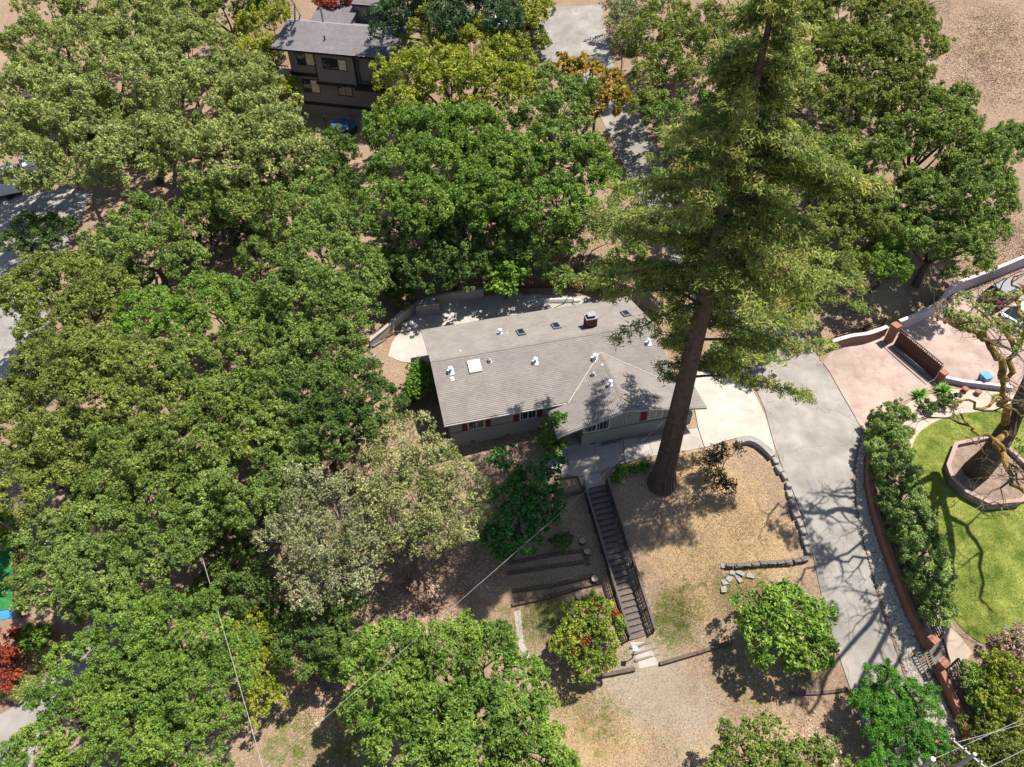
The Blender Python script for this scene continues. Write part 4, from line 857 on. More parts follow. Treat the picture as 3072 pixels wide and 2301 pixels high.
MB().span((-2.6,-1.05,.4),(2.6,1.05,2.5)).build('body', MT['carwhite'], r, local=True, bevel=.1)
for sg in (-1, 1):
    MB().span((-2.1,sg*1.055-.01,1.5),(1.7,sg*1.055+.01,2.15)).build('side_window', MT['tarp'], r, local=True)
    for x in (-1.6, 1.6): MB().tube([(x,sg*.85,.36),(x,sg*1.06,.36)], .36, 12).build('wheel', MT['tyre'], r, local=True)
MB().span((2.6,-.9,1.4),(2.63,.9,2.2)).build('windscreen', MT['glass'], r, local=True)
c = g(60, 398); o = MB().prism([(c[0]-1,c[1]-.6),(c[0]+1,c[1]-.4),(c[0]+.9,c[1]+.6),(c[0]-.8,c[1]+.7)], c[2]-.05, c[2]+.7).build('covered_stack', MT['blue'], None, bevel=.15); tag(o, 'blue tarpaulin-covered stack under the left oaks', 'tarpaulin')
p = g(2121, 826); r = thing('recycling_bin', 'light blue plastic bin beside the low wall on the paver drive', 'bin', Vector(p), .3)
MB().add([(-.28,-.28,0),(.28,-.28,0),(.28,.28,0),(-.28,.28,0),(-.36,-.36,.8),(.36,-.36,.8),(.36,.36,.8),(-.36,.36,.8)], [(3,2,1,0),(0,1,5,4),(1,2,6,5),(2,3,7,6),(3,0,4,7),(4,5,6,7)]).build('bin_body', MT['blue'], r, local=True)
MB().span((-.4,-.4,.805),(.4,.4,.87)).build('lid', MT['blue'], r, local=True, bevel=.02)
# flower pots in the yucca bed
for i, (u, v, m) in enumerate([(2082,846,'red2'),(2110,852,'terracotta')]):
    p = g(u, v); r = thing('flower_pot', ['red glazed pot beside the yucca bed','terracotta pot right of the red pot'][i], 'pot', Vector(p)); MB().tube([p+[0,0,0],p+[0,0,.25],p+[0,0,.38]], [.16,.24,.26], 12).build('pot', MT[m], r); MB().tube([p+[0,0,.381],p+[0,0,.39]], .22, 12).build('soil', MT['soil'], r)

# ------------------------------------------------------------------ poles and wires
def cable(label, a, b, sag, rad=.022, m='wire', n=24):
    a, b = Vector(a), Vector(b); pts = [a.lerp(b, i/n)-Vector((0,0,4*sag*(i/n)*(1-i/n))) for i in range(n+1)]
    o = MB().tube(pts, rad, 5).build('overhead_cable', MT[m], None); tag(o, label, 'cable')
cable('thick overhead cable crossing the lower left trees', P(585,1600,1.0), P(800,2345,3.5), .2, .018)
cable('thin second cable left of the thick overhead cable', P(583,1600,.8), P(800,2350,3.2), .45, .009)
cable('pale service cable from the ranch house to the lower left corner', P(1988,1268,3.0), P(770,2330,3.0), .15, .010)
def upole(label, u, v, zt, arm, au):
    p = P(u, v, zt); gz = float(TZ(p[0], p[1])); r = thing('utility_pole', label, 'utility pole', (p[0],p[1],gz))
    MB().tube([(p[0],p[1],gz-.3),(p[0],p[1],zt)], [.16,.10], 10).build('pole', MT['pole'], r)
    if arm:
        d = Vector((math.cos(au), math.sin(au), 0)); q = Vector((p[0],p[1],zt-.35)); MB().beam(q-d*1.1, q+d*1.1, .09, .1).build('crossarm', MT['pole'], r)
        for t in (-1, -.4, .4, 1): MB().tube([q+d*t+Vector((0,0,.06)), q+d*t+Vector((0,0,.22))], [.05,.035], 8).build('insulator', MT['metal'], r)
    else: MB().tube([(p[0],p[1],zt+.001),(p[0],p[1],zt+.08)], [.13,.11], 10).build('pole_cap', MT['whitemetal'], r)
    return p
pa = upole('utility pole with pale cap at the lower right edge', 2798, 2278, 2.6, False, 0)
pb = upole('taller utility pole with crossarm at the lower right edge', 2925, 2262, 3.4, True, math.radians(-50))
cable('overhead cable running right from the capped pole', pa+[0,0,-.1], P(3250,2075,2.6), .1, .012)
cable('upper overhead cable running right from the crossarm pole', pb+[-.6,.6,-.2], P(3250,2120,3.2), .1, .012)
cable('lower overhead cable running right from the crossarm pole', pb+[.4,-.6,-.2], P(3250,2160,3.2), .1, .012)
# ------------------------------------------------------------------ vegetation
LEAVES = [0]
def foliage(lobes, rng, leaf=(.148,.09), cov=1.5, quad=False, zcut=-.2, sq=.8, clump=.34, cmin=.35, cmax=.95, up=.3, sprig=.205, rag=1., drop=.14):
    CC, CR, CD = [], [], []
    for i, (c, R) in enumerate(lobes):
        rc = min(max(clump*R, cmin), cmax); n = max(5, int(4*math.pi*R*R*.8/(1.55*rc)**2*1.25))
        k = np.arange(n)+.5; ph = np.arccos(1-2*k/n); th = math.pi*(1+5**.5)*k+rng.random()*6
        d = np.stack([np.cos(th)*np.sin(ph), np.sin(th)*np.sin(ph), np.cos(ph)], 1); d = unit(d+rng.normal(size=d.shape)*.16)
        cd_ = np.array([-c[0], -c[1], CH-c[2]]); cd_ = cd_/np.linalg.norm(cd_)
        d = d[(d[:, 2] > zcut) & ((d @ cd_ > -.45) | (d @ np.array(sv) > .25))]; d = d[rng.random(len(d)) > drop]; rad = R*(.52+.42*rng.random((len(d), 1))**.6+.22*rag*(rng.random((len(d), 1)) > .86))
        p = c+d*rad*np.array([1, 1, sq]); keep = np.ones(len(p), bool)
        for j, (c2, R2) in enumerate(lobes):
            if j != i: keep &= np.linalg.norm((p-c2)/np.array([1, 1, sq]), axis=1) > .62*R2
        CC.append(p[keep]); CD.append(d[keep]); CR.append(np.full(keep.sum(), rc)*(.45+.85*rng.random(keep.sum())))
    CC, CD, CR = np.concatenate(CC), np.concatenate(CD), np.concatenate(CR)
    # every clump is a handful of sprigs, every sprig a tuft of leaves: dark gaps stay open between them
    df = float(np.clip(np.mean([depth(q) for q in CC])/47, .85, 1.7)) if len(CC) else 1.
    l0, l1 = leaf[0]*df, leaf[1]*df; sr = sprig*df; la = l0*l1*(.5 if not quad else .5)
    ns = np.maximum(3, 3.0*(CR/sr)**2*.62).astype(int); ci = np.repeat(np.arange(len(CC)), ns); M = len(ci)
    sd = unit(rng.normal(size=(M, 3))+.8*CD[ci]+np.array([0, 0, .3])); SP = CC[ci]+sd*CR[ci][:, None]*(.55+.5*rng.random((M, 1))**.7)*np.array([1, 1, .8])
    SP += sd*CR[ci][:, None]*.4*(rng.random((M, 1)) > .88); SR = sr*(.5+.85*rng.random(M))
    cnt = np.maximum(3, cov*4*math.pi*SR**2*.34/la).astype(int); idx = np.repeat(np.arange(M), cnt); N = len(idx)
    d = unit(rng.normal(size=(N, 3))+.7*sd[idx]); pos = SP[idx]+d*SR[idx][:, None]*(.3+.75*rng.random((N, 1))**.7)
    nrm = unit(d*.5+rng.normal(size=(N, 3))*.6+np.array([0, 0, up]))
    LEAVES[0] += N*(2 if quad else 1)
    return leafverts(pos, nrm, l0, l1, rng, quad), CC
def limbs(base, lobes, rng, tr, fork=.42, sub=None, nsub=0):
    mb = MB(); top = np.mean([c for c, R in lobes], 0); hgt = max(top[2]-base[2], .5)
    fk = base+(top-base)*np.array([.35, .35, fork]); j = rng.normal(size=3)*.06*hgt*np.array([1, 1, 0])
    mb.tube([base-[0, 0, .4], base+[0, 0, .15], base+(fk-base)*.55+j, fk], [tr*1.5, tr*1.2, tr, tr*.85], 8)
    for c, R in lobes:
        m1 = fk+(c-fk)*.45+rng.normal(size=3)*.1*hgt; m2 = fk+(c-fk)*.75+rng.normal(size=3)*.05*hgt
        mb.tube([fk-[0, 0, .1], m1, m2, c+[0, 0, R*.35]], [tr*.6, tr*.42, tr*.28, .03], 6)
        if sub is not None:
            near = sub[np.argsort(np.linalg.norm(sub-c, axis=1))[:40]]
            for q in near[rng.permutation(len(near))[:nsub]]: mb.tube([m2, (m2+q)/2+rng.normal(size=3)*.15, q], [tr*.2, tr*.12, .015], 4, False)
    return mb
SEED = [100]
def tree(name, label, lobes, lf, h=6., base=None, tr=.28, bark='bark', group=None, cat='tree', nsub=4, berr=None, **k):
    SEED[0] += 1; rng = np.random.default_rng(SEED[0]); W_ = []
    for q in lobes:
        c = g(q[0], q[1], q[3] if len(q) > 3 else h); W_.append((c, q[2]*K*depth(c)/F*.97))
    if base is None:
        m = np.mean([c for c, R in W_], 0); b = np.array([m[0], m[1], float(TZ(m[0], m[1]))])
    else: b = g(*base)
    r = thing(name, label, cat, Vector(b), 0, group)
    V, CCs = foliage(W_, rng, **k)
    o = link('crown', arrmesh('crown', V-b, 4 if k.get('quad') else 3), LF[lf], r)
    if berr:
        q = [(g(u, v, h+.55), rr*K*depth(g(u, v, h+.55))/F) for u, v, rr in berr]; V2, _ = foliage(q, rng, leaf=(.11,.09), cov=1.1, quad=True, cmin=.12, cmax=.2, sprig=.1); link('berries', arrmesh('berries', V2-b, 4), LF['redshrub'], r)
    limbs(b, W_, rng, tr, sub=CCs, nsub=nsub).build('trunk', MT[bark], r)
    return r
OG = 'oaks and bays of the hillside wood'
D = dict(cov=1.2)
tree('oak_tree', 'huge pale green oak with forked trunks at the upper left corner', [(60,235,105),(70,365,85),(190,125,105),(150,270,115),(300,70,95),(310,195,120),(90,110,80),(250,350,85),(30,300,60),(200,20,70),(110,30,60)], 'oakpale', 8.5, (245,365), .5, group=OG, **D)
tree('oak_tree', 'wide pale green oak left of the taupe house', [(415,130,100),(440,250,115),(555,225,80),(590,325,95),(480,360,100),(645,345,52),(350,320,80),(380,60,70),(530,160,60)], 'oakpale', 8.0, (345,395), .45, group=OG, **D)
tree('oak_tree', 'green oak below the wide pale oak, left of the taupe house', [(490,440,75),(565,460,60),(420,480,60),(610,400,45)], 'oak', 5.5, group=OG, **D)
tree('shrub_tree', 'added dark green shrub tree standing in for tree shadow below the taupe house', [(715,380,45),(735,330,40),(700,420,40),(750,430,35)], 'dark', 3.5, tr=.15, cov=1.1)  # dark foliage added in place of the tree shadow on this ground
tree('oak_tree', 'thin oak over the reddish leaf litter at the left', [(300,480,55),(340,540,50),(240,540,50),(400,560,45)], 'oakgreen', 5.0, group=OG, cov=1.2)
tree('shrub_tree', 'dark twiggy shrub beside the side street at the left', [(75,510,55),(40,530,40),(120,500,35)], 'dark', 3.0, tr=.12, cov=.9)
tree('oak_tree', 'olive green oak overhanging the side street at the left edge', [(85,635,70),(160,610,70),(200,670,65),(110,690,60),(240,625,50)], 'oakolive', 5.5, group=OG, **D)
tree('leafy_tree', 'vivid green leafy tree in the left wood', [(320,680,60),(370,730,55),(400,690,45),(290,720,40)], 'bright', 4.5, tr=.18, cov=1.3)
tree('leafy_tree', 'light yellow-green tree in a clearing of the left wood', [(430,640,55),(500,640,55),(470,690,55),(530,670,40)], 'bay', 5.0, tr=.2, cov=1.3)
tree('oak_tree', 'tall green oak left of the back patio', [(660,460,85),(730,510,80),(760,590,75),(690,570,85),(640,640,75),(710,680,85),(770,660,50)], 'oakgreen', 6.5, group=OG, **D)
tree('oak_tree', 'green oak below the tall oak left of the back patio', [(680,770,80),(620,730,60),(740,760,55),(620,790,50)], 'oakgreen', 6.0, group=OG, **D)
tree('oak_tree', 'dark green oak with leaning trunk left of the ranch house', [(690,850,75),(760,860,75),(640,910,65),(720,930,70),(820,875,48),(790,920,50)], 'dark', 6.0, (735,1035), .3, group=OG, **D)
tree('oak_tree', 'sparse olive oak with clearing below, right of the vivid green tree', [(560,560,45),(590,640,45),(545,730,60),(590,700,50)], 'oak', 4.5, group=OG, cov=1.2)
tree('oak_tree', 'broad yellow-olive oak in the middle of the left wood', [(110,790,70),(190,790,85),(300,790,80),(250,870,95),(130,880,90),(360,880,80)], 'oakolive', 7.0, group=OG, **D)
tree('oak_tree', 'green oak right of the broad olive oak', [(440,800,75),(520,790,70),(560,850,65),(470,880,75),(590,920,60),(540,950,60)], 'oak', 6.5, group=OG, **D)
tree('oak_tree', 'shadowed olive oak at the left edge below the broad olive oak', [(50,950,80),(60,1050,75),(160,970,85),(130,1070,70),(40,870,50)], 'oakolive', 6.5, group=OG, **D)
tree('oak_tree', 'dull green oak in the centre of the left wood', [(280,980,90),(390,970,85),(340,1060,75),(470,970,65),(240,1070,60)], 'oak', 6.5, group=OG, **D)
tree('oak_tree', 'grey-green oak at the edge of the clearing, lower left wood', [(500,1050,75),(560,1090,60),(430,1110,60),(610,1010,60),(650,970,45)], 'oakgreen', 6.0, group=OG, **D)
tree('oak_tree', 'fresh green oak above the lower left driveway', [(130,1170,85),(230,1150,80),(330,1190,80),(100,1260,70),(200,1250,85),(300,1270,70),(400,1190,55)], 'oakgreen', 6.0, group=OG, **D)
tree('oak_tree', 'large bright green oak at the lower left beneath the overhead cable', [(280,1380,95),(400,1390,95),(190,1460,85),(310,1490,110),(440,1490,95),(160,1570,90),(290,1600,100),(420,1600,95),(510,1420,50),(90,1640,70)], 'bay', 6.5, (330,1520), .4, group=OG, **D)
tree('oak_tree', 'large bright green bay tree at the bottom centre', [(850,1420,75),(950,1410,85),(1050,1440,85),(1110,1500,75),(830,1510,75),(930,1520,100),(1040,1560,95),(1130,1590,75),(880,1610,90),(1000,1650,90),(790,1440,45),(1160,1650,70)], 'bay', 6.0, (980,1560), .4, group=OG, leaf=(.26,.11), cov=1.5)
tree('dry_oak', 'dry tan and green oak with pale bare boughs in front of the ranch house', [(870,960,70),(840,1030,75),(930,1010,80),(990,1060,65),(900,1090,85),(980,1120,65),(860,1150,60),(940,1150,55)], 'dry', 5.5, (905,1170), .28, 'deadwood', OG, cov=.62, nsub=22, sprig=.17)
tree('dry_oak', 'greyish half-bare oak with whitish twigs left of the dry tan oak', [(660,1080,80),(740,1100,75),(630,1150,65),(700,1180,80),(780,1170,60),(680,1260,65),(740,1250,60),(600,1080,45)], 'greydry', 5.5, (700,1230), .28, 'deadwood', OG, cov=.5, nsub=26, sprig=.17)
tree('shrub_tree', 'dark green understory tree below the greyish oak', [(690,1360,60),(740,1320,50),(650,1400,50),(720,1400,45)], 'dark', 3.5, tr=.15, cov=1.1)
tree('shrub_tree', 'yellow-green shrub at the right edge of the large lower left oak', [(545,1400,45),(565,1450,45),(575,1510,40),(540,1350,40)], 'yellowgreen', 2.0, tr=.1, cov=1.1)
tree('shrub_tree', 'dark green shrub strip right of the overhead cable', [(520,1230,50),(550,1290,50),(500,1180,45)], 'dark', 2.8, tr=.12, cov=1.1)
tree('bay_tree', 'sunlit yellow-green bay tree beside the taupe house', [(950,90,75),(1030,110,75),(1095,140,60),(890,170,65),(975,180,80),(1060,190,70),(1120,190,45),(860,240,50)], 'yellowgreen', 8.5, tr=.35, group=OG, cov=1.2)
tree('bay_tree', 'mid green bay tree in front of the yellow-green bay tree', [(850,290,65),(930,300,80),(1020,300,80),(1090,350,75),(980,380,85),(880,380,70),(840,440,60),(930,450,70),(1040,430,75)], 'bay', 7.5, tr=.4, group=OG, cov=1.2)
tree('bay_tree', 'deep green tree next to the orange maple', [(1190,200,60),(1160,260,55),(1220,250,55),(1250,210,40),(1190,310,50)], 'oakgreen', 7.5, tr=.3, group=OG, cov=1.2)
tree('bay_tree', 'olive green bay tree left of the upper driveway', [(1160,380,70),(1240,370,70),(1290,420,60),(1200,450,70),(1120,450,55),(1270,330,40)], 'bay', 6.5, tr=.35, group=OG, cov=1.2)
tree('maple_tree', 'orange and yellow maple beside the upper driveway', [(1312,185,36),(1325,220,32),(1290,230,36),(1265,155,32),(1225,150,30),(1335,200,22)], 'orange', 5.5, tr=.15, quad=True, leaf=(.3,.22), cov=1.3)
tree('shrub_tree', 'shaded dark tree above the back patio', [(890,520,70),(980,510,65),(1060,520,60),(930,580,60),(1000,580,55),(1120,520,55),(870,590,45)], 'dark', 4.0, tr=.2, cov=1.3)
tree('shrub_tree', 'shaded green saplings between the patio fence and upper driveway', [(1190,520,55),(1260,500,45),(1150,560,40),(1330,500,40),(1360,560,40),(1310,600,35),(1210,600,30)], 'oakgreen', 3.5, tr=.12, cov=1.0)
tree('sapling', 'vivid light green sapling at the patio fence', [(1070,580,34),(1100,595,36),(1085,620,26),(1120,575,22)], 'bright', 2.8, tr=.07, quad=True, leaf=(.24,.17), cov=1.1)
tree('conifer', 'dark blue-green conifer shading the taupe house roof', [(870,20,60),(930,0,65),(1000,20,60),(1060,0,50),(1090,50,40),(960,60,45),(830,50,40),(900,-60,60)], 'conifer', 11, tr=.4, cov=1.3, leaf=(.4,.08))
tree('oak_tree', 'dark oak at the top left behind the pale oak', [(480,10,60),(540,-10,50),(430,0,50)], 'oak', 7, group=OG, **D)
tree('shrub_tree', 'golden-green shrub tree beside the taupe house wall', [(560,60,50),(600,110,40),(545,120,40),(590,30,40),(570,160,35),(620,190,25)], 'yellowgreen', 4.5, tr=.14, cov=1.1)
tree('shrub_tree', 'red-leaved maple behind the taupe house roof', [(720,8,11),(690,8,10),(745,6,9)], 'redshrub', 6.5, tr=.12, cov=1.2)
tree('shrub_tree', 'yellow-green shrub at the corner of the upper parking pad', [(1150,40,30),(1170,20,26),(1130,15,26)], 'yellowgreen', 3.5, tr=.1, cov=1.2)
tree('shrub_tree', 'round olive shrub beside the upper parking pad', [(1150,85,30),(1125,75,24),(1170,95,18)], 'oakolive', 1.6, tr=.08, cov=1.2)
tree('shrub_tree', 'brownish shrub right of the upper parking pad', [(1350,50,42),(1385,20,40),(1330,20,28),(1370,110,36)], 'greydry', 3.0, tr=.12, cov=.8, bark='deadwood', nsub=10)
RG = 'oaks on the right slope'
tree('oak_tree', 'olive bay tree behind the redwood at the top right', [(1830,40,80),(1900,50,75),(1960,100,70),(1880,140,85),(1800,130,70),(1970,160,45),(1940,210,60),(1850,230,70)], 'oakolive', 8, tr=.35, group=RG, **D)
tree('oak_tree', 'olive bay tree directly behind the redwood', [(1690,150,70),(1745,230,70),(1700,330,70),(1790,320,65),(1660,60,70),(1740,60,70),(1620,230,60),(1650,430,60),(1560,140,60)], 'oakolive', 7, tr=.3, group=RG, **D)
tree('oak_tree', 'green oak on the slope between the redwood and the bare hillside', [(1990,240,65),(2060,230,50),(1950,300,70),(2030,310,70),(1900,350,60),(2080,260,30)], 'oak', 7, group=RG, **D)
tree('oak_tree', 'green oak overlooking the bare slope at the right', [(2090,350,70),(2160,330,50),(2060,430,75),(2130,430,65),(2100,500,60),(2180,290,30)], 'oakgreen', 6.5, group=RG, **D)
tree('oak_tree', 'shaded oak above the maroon car', [(1980,440,70),(2020,520,65),(2080,560,50),(1960,500,50),(2140,500,40)], 'oakgreen', 5.5, group=RG, **D)
tree('leafy_tree', 'bright green tree right of the redwood above the rail fence', [(1910,520,48),(1950,490,38),(1890,570,40),(1930,580,35)], 'bright', 4.5, tr=.15, cov=1.2)
tree('oak_tree', 'olive oak between the redwood and the shaded oak', [(1750,400,60),(1830,420,65),(1860,480,60),(1780,500,60),(1740,590,55),(1820,580,50),(1700,660,50)], 'oakolive', 5.5, group=RG, cov=1.3)
tree('shrub_tree', 'brown-green brush on the bank left of the redwood top', [(1400,90,60),(1440,150,55),(1400,170,40),(1470,90,50),(1440,40,50),(1520,60,50),(1390,230,36)], 'oakolive', 5.0, tr=.15, cov=1.0)
tree('shrub_tree', 'olive brush beside the upper driveway under the redwood', [(1440,260,45),(1480,330,50),(1500,230,45),(1415,230,32),(1450,400,40),(1520,420,45),(1500,500,40)], 'oakgreen', 5.0, tr=.12, cov=1.0)

for lb, ls in (('added dark bush standing in for shade in the gap below the taupe house', [(730,300,28),(722,355,30),(745,395,26)]), ('added dark bushes standing in for shade in the upper left clearing', [(470,520,36),(540,520,34),(400,545,32)]), ('added dark bush standing in for shade between the left street and the leaf litter', [(245,590,36),(300,600,30),(200,560,26)]), ('added dark bush standing in for shade beside the dry leaf litter left of the patio', [(830,610,30),(870,640,24),(840,570,24)]), ('added low dark bush standing in for shade under the overhead cable in the lower left wood', [(470,1250,36),(440,1290,30),(590,1330,30)]), ('added dark brush standing in for shade below the dry oaks at the edge of the bare ground', [(640,1330,34),(600,1370,30),(800,1380,24)])):
    tree('shade_fill_bush', lb, ls, 'dark', 1.4, tr=.08, cov=1.1, cat='bush', nsub=2)  # dark bushes added to put shade into the pale ground gaps

# the redwood: straight tapering trunk, tiers of drooping sprays
def redwood():
    rng = np.random.default_rng(5); b = G(1985, 1448); top = 33.5; z0 = b[2]
    lean = np.array([-.3, .2, 0]); ax = lambda z: np.array([b[0], b[1], 0])+lean*(z-z0)/(top-z0)+np.array([0, 0, z])
    r = thing('redwood_tree', 'towering redwood with thick bare trunk rising right of the stairs', 'tree', Vector(b))
    mb = MB(); n = 22; zs = [z0-.4, z0+.1, z0+.5, z0+1.2, z0+2.5, z0+5, z0+9, z0+14, z0+20, z0+27, top]; rs = [1.12, .95, .82, .74, .68, .63, .57, .5, .42, .26, .03]; V, Fc = [], []
    for k, (z, q) in enumerate(zip(zs, rs)):
        for j in range(n):
            t = 2*math.pi*j/n; fl = 1+(.16 if k < 3 else .07)*math.sin(j*3.1+.7)+(.05 if j % 2 else -.03); c = ax(z); V.append((c[0]+math.cos(t)*q*fl, c[1]+math.sin(t)*q*fl, z))
    for k in range(len(zs)-1): Fc += [(k*n+j, k*n+(j+1) % n, (k+1)*n+(j+1) % n, (k+1)*n+j) for j in range(n)]
    mb.add(V, Fc).build('trunk', MT['rbark'], r)
    bk = MB()                                              # ridges of stringy bark
    for i in range(46):
        t = 2*math.pi*i/46+rng.normal()*.05; pts = []; z1_ = z0+rng.uniform(4, 11)
        for z in np.linspace(z0-.1, z1_, 7):
            q = np.interp(z, zs, rs)*1.03; c = ax(z); tt = t+rng.normal()*.02; pts.append((c[0]+math.cos(tt)*q, c[1]+math.sin(tt)*q, z))
        bk.tube(pts, [.07,.06,.055,.05,.045,.04,.02], 4, False)
    bk.build('bark_ridges', MT['rbark'], r, kind='stuff')
    br = MB(); LP, LN, LT, TP, TN, TT = [], [], [], [], [], []
    z = z0+10.5; k = 0
    while z < top-.4:
        f = (z-z0-10.5)/(top-z0-10.5); Rm = 8.6*min(1, (1-f)*1.75)**.8*(.8+.2*min(1, f*5))+.3
        for _ in range(5):
            k += 1; az = rng.random()*6.283; L = Rm*rng.uniform(.42, 1.1)*(1+.13*math.cos(az))
            inner = _ > 2 and z > z0+17                    # short leafy boughs close to the trunk
            if _ > 2 and not inner: continue
            fr = -math.sin(az)                             # few boughs on the yard side: that face of the trunk is bare
            if inner: L = rng.uniform(1.2, 2.6)*min(1, Rm/3)
            elif fr > .25 and (z < z0+17 or rng.random() < .5): continue
            if fr > .25 and not inner: L *= .6
            if z < z0+16.5 and math.cos(az) < -.1: L *= .34
            L = min(L, 8.6)
            c = ax(z); dv = np.array([math.cos(az), math.sin(az), 0]); side = np.array([-dv[1], dv[0], 0])
            m = max(4, int(L/.5)); ts = np.linspace(0, 1, m); dr = rng.uniform(.16, .34)*L; bend = rng.normal()*.12*L
            pts = [c+dv*L*t+side*bend*t*t+np.array([0, 0, .1*L*t-dr*t*t*1.5+.22*L*max(0, t-.75)]) for t in ts]
            br.tube(pts, list(np.linspace(.085*(1-f)+.03, .012, m)), 4, False)
            for t, p in zip(ts, pts):
                if t < .14: continue
                ns = rng.integers(3, 6)
                for q in range(ns):                        # side sprays, drooping flat fans
                    sg = 1 if q % 2 else -1; sl_ = (.3+.7*(1-abs(t-.55)))*rng.uniform(.45, 1.3)*min(1, L/3.5); sd = unit((side*sg*rng.uniform(.4,1)+dv*rng.uniform(.1,.9)+np.array([0, 0, -rng.uniform(.05,.5)]))[None])[0]
                    nl = int(40*sl_)+7; u = rng.random(nl)**.8; base = p+sd*(u*sl_)[:, None]+rng.normal(size=(nl, 3))*np.array([.15,.15,.10])
                    tip = rng.random() < .09
                    nn = unit(np.array([0, 0, 1.])+rng.normal(size=(nl, 3))*.55); td = unit(sd+rng.normal(size=(nl, 3))*.75)
                    (TP if tip else LP).append(base); (TN if tip else LN).append(nn); (TT if tip else LT).append(td)
        z += rng.uniform(.36, .52)
    br.build('branches', MT['bark'], r)
    for a, n_, t_, nm, m in ((LP, LN, LT, 'crown', 'redwood'), (TP, TN, TT, 'dry_sprays', 'redwoodtip')):
        a, n_, t_ = map(np.concatenate, (a, n_, t_)); LEAVES[0] += len(a); link(nm, arrmesh(nm, leafverts(a, n_, .27, .075, rng, False, t_)-b, 3), LF[m], r)
redwood()

# the mossy oak in the planter: heavy crooked limbs, thin foliage
def mossy_oak():
    rng = np.random.default_rng(12); b = g(2105, 1022); r = thing('mossy_oak', 'gnarled orange-lichened oak in the brick planter at the right edge', 'tree', Vector(b))
    mb = MB(); pp = lambda u, v, z: P(u*K, v*K, z*1.7-.3)
    trunk = [b-[0,0,.4], b+[0,0,.2], pp(2140,985,1.6), pp(2175,930,3.0), pp(2205,870,4.2), pp(2235,800,5.2)]
    MB().tube(trunk, [1.15,.9,.75,.62,.5,.4], 12).build('trunk', MT['bark'], r)
    L = [([(2175,930,3.0),(2172,880,4.4),(2165,860,5.2),(2172,820,6.0)], .3), ([(2172,820,6.0),(2160,785,6.8),(2150,760,7.2),(2120,735,7.6),(2115,715,8),(2070,705,8.2),(2035,690,8.4)], .24), ([(2120,735,7.6),(2135,700,8.3),(2160,680,8.6)], .16), ([(2172,820,6.0),(2190,760,7),(2170,700,7.8),(2150,690,8)], .2),
         ([(2175,930,3.0),(2150,960,4.2),(2170,975,4.6),(2175,1010,4.8),(2190,1045,5.0),(2230,1060,5.2)], .22), ([(2170,975,4.6),(2130,940,5.2),(2100,925,5.6),(2075,900,6.0)], .12), ([(2190,760,7),(2212,720,7.6),(2200,660,8.4),(2212,620,9)], .18), ([(2235,800,5.2),(2260,740,7),(2280,650,9)], .28), ([(2235,800,5.2),(2290,830,6),(2340,860,7)], .26),
         ([(2290,830,6),(2290,920,7.0),(2250,1000,7.4),(2240,1080,7.6)], .2), ([(2070,705,8.2),(2040,660,8.8),(2030,640,9)], .08), ([(2165,860,5.2),(2120,880,6.2),(2090,870,6.8),(2060,880,7)], .1), ([(2340,860,7),(2380,950,8),(2390,1050,8.4)], .22), ([(2235,800,5.2),(2300,860,5.6),(2360,930,6),(2400,1000,6.2),(2420,1080,6.3)], .27), ([(2360,930,6),(2330,1010,6.2),(2340,1080,6.4),(2310,1150,6.4)], .17), ([(2300,860,5.6),(2380,850,6.2),(2450,880,6.6),(2500,950,6.8)], .2), ([(2400,1000,6.2),(2460,1060,6.6),(2480,1140,6.6)], .15)]
    tips = []
    for pts, q in L:
        w_ = [pp(*a) for a in pts]; w_ = smoothline(w_, 3); w_ = [p+rng.normal(size=3)*.12 for p in w_]; w_[0] = pp(*pts[0]); mb.tube(w_, list(np.linspace(q, q*.45, len(w_))), 8); tips += w_[3:]
    mb.build('limbs', MT['moss'], r)
    tw = MB()
    def grow(p, d, L, q, lv):
        pts = [p]; dd = d
        for k_ in range(4): dd = unit((dd+rng.normal(size=3)*.32+np.array([0, 0, .04]))[None])[0]; pts.append(pts[-1]+dd*L/4)
        tw.tube(pts, list(np.linspace(q, q*.35, 5)), 5 if lv < 2 else 4, False)
        if lv < 3:
            for k_ in range(3 if lv < 2 else 2): grow(pts[rng.integers(2, 5)], unit((dd*.7+rng.normal(size=3)*np.array([.75,.75,.5]))[None])[0], L*rng.uniform(.5,.75), q*.45, lv+1)
    for k_, p in enumerate(tips):
        if k_ % 3 == 0: grow(p, unit((rng.normal(size=3)*np.array([1,1,.5])+np.array([-.35, -.25, .15]))[None])[0], rng.uniform(1.3, 2.6), .085, 0)
    tw.build('twigs', MT['barkmoss'], r, kind='stuff')
    ls = []
    for u, v, rr, z in [(2082,645,14,9),(2045,680,15,9),(2080,690,16,9),(2140,640,11,9.2),(2110,702,18,9),(2150,700,16,9),(2190,712,18,9.2),(2060,668,12,8.8),(2205,745,18,9),(2125,670,12,9),(2240,690,22,9.6),(2230,900,14,8.4),(2260,1000,18,8.6),(2300,800,22,9.4),(2340,900,26,9.6),(2200,960,10,6.2),(2205,640,12,9.5)]: 
        c = pp(u, v, z); ls.append((c, rr*K*depth(c)/F))
    V, _ = foliage(ls, rng, leaf=(.16,.11), cov=.7, quad=True, cmin=.22, cmax=.4, zcut=-.8, sprig=.16); link('crown', arrmesh('crown', V-b, 4), LF['oakpale'], r)
mossy_oak()

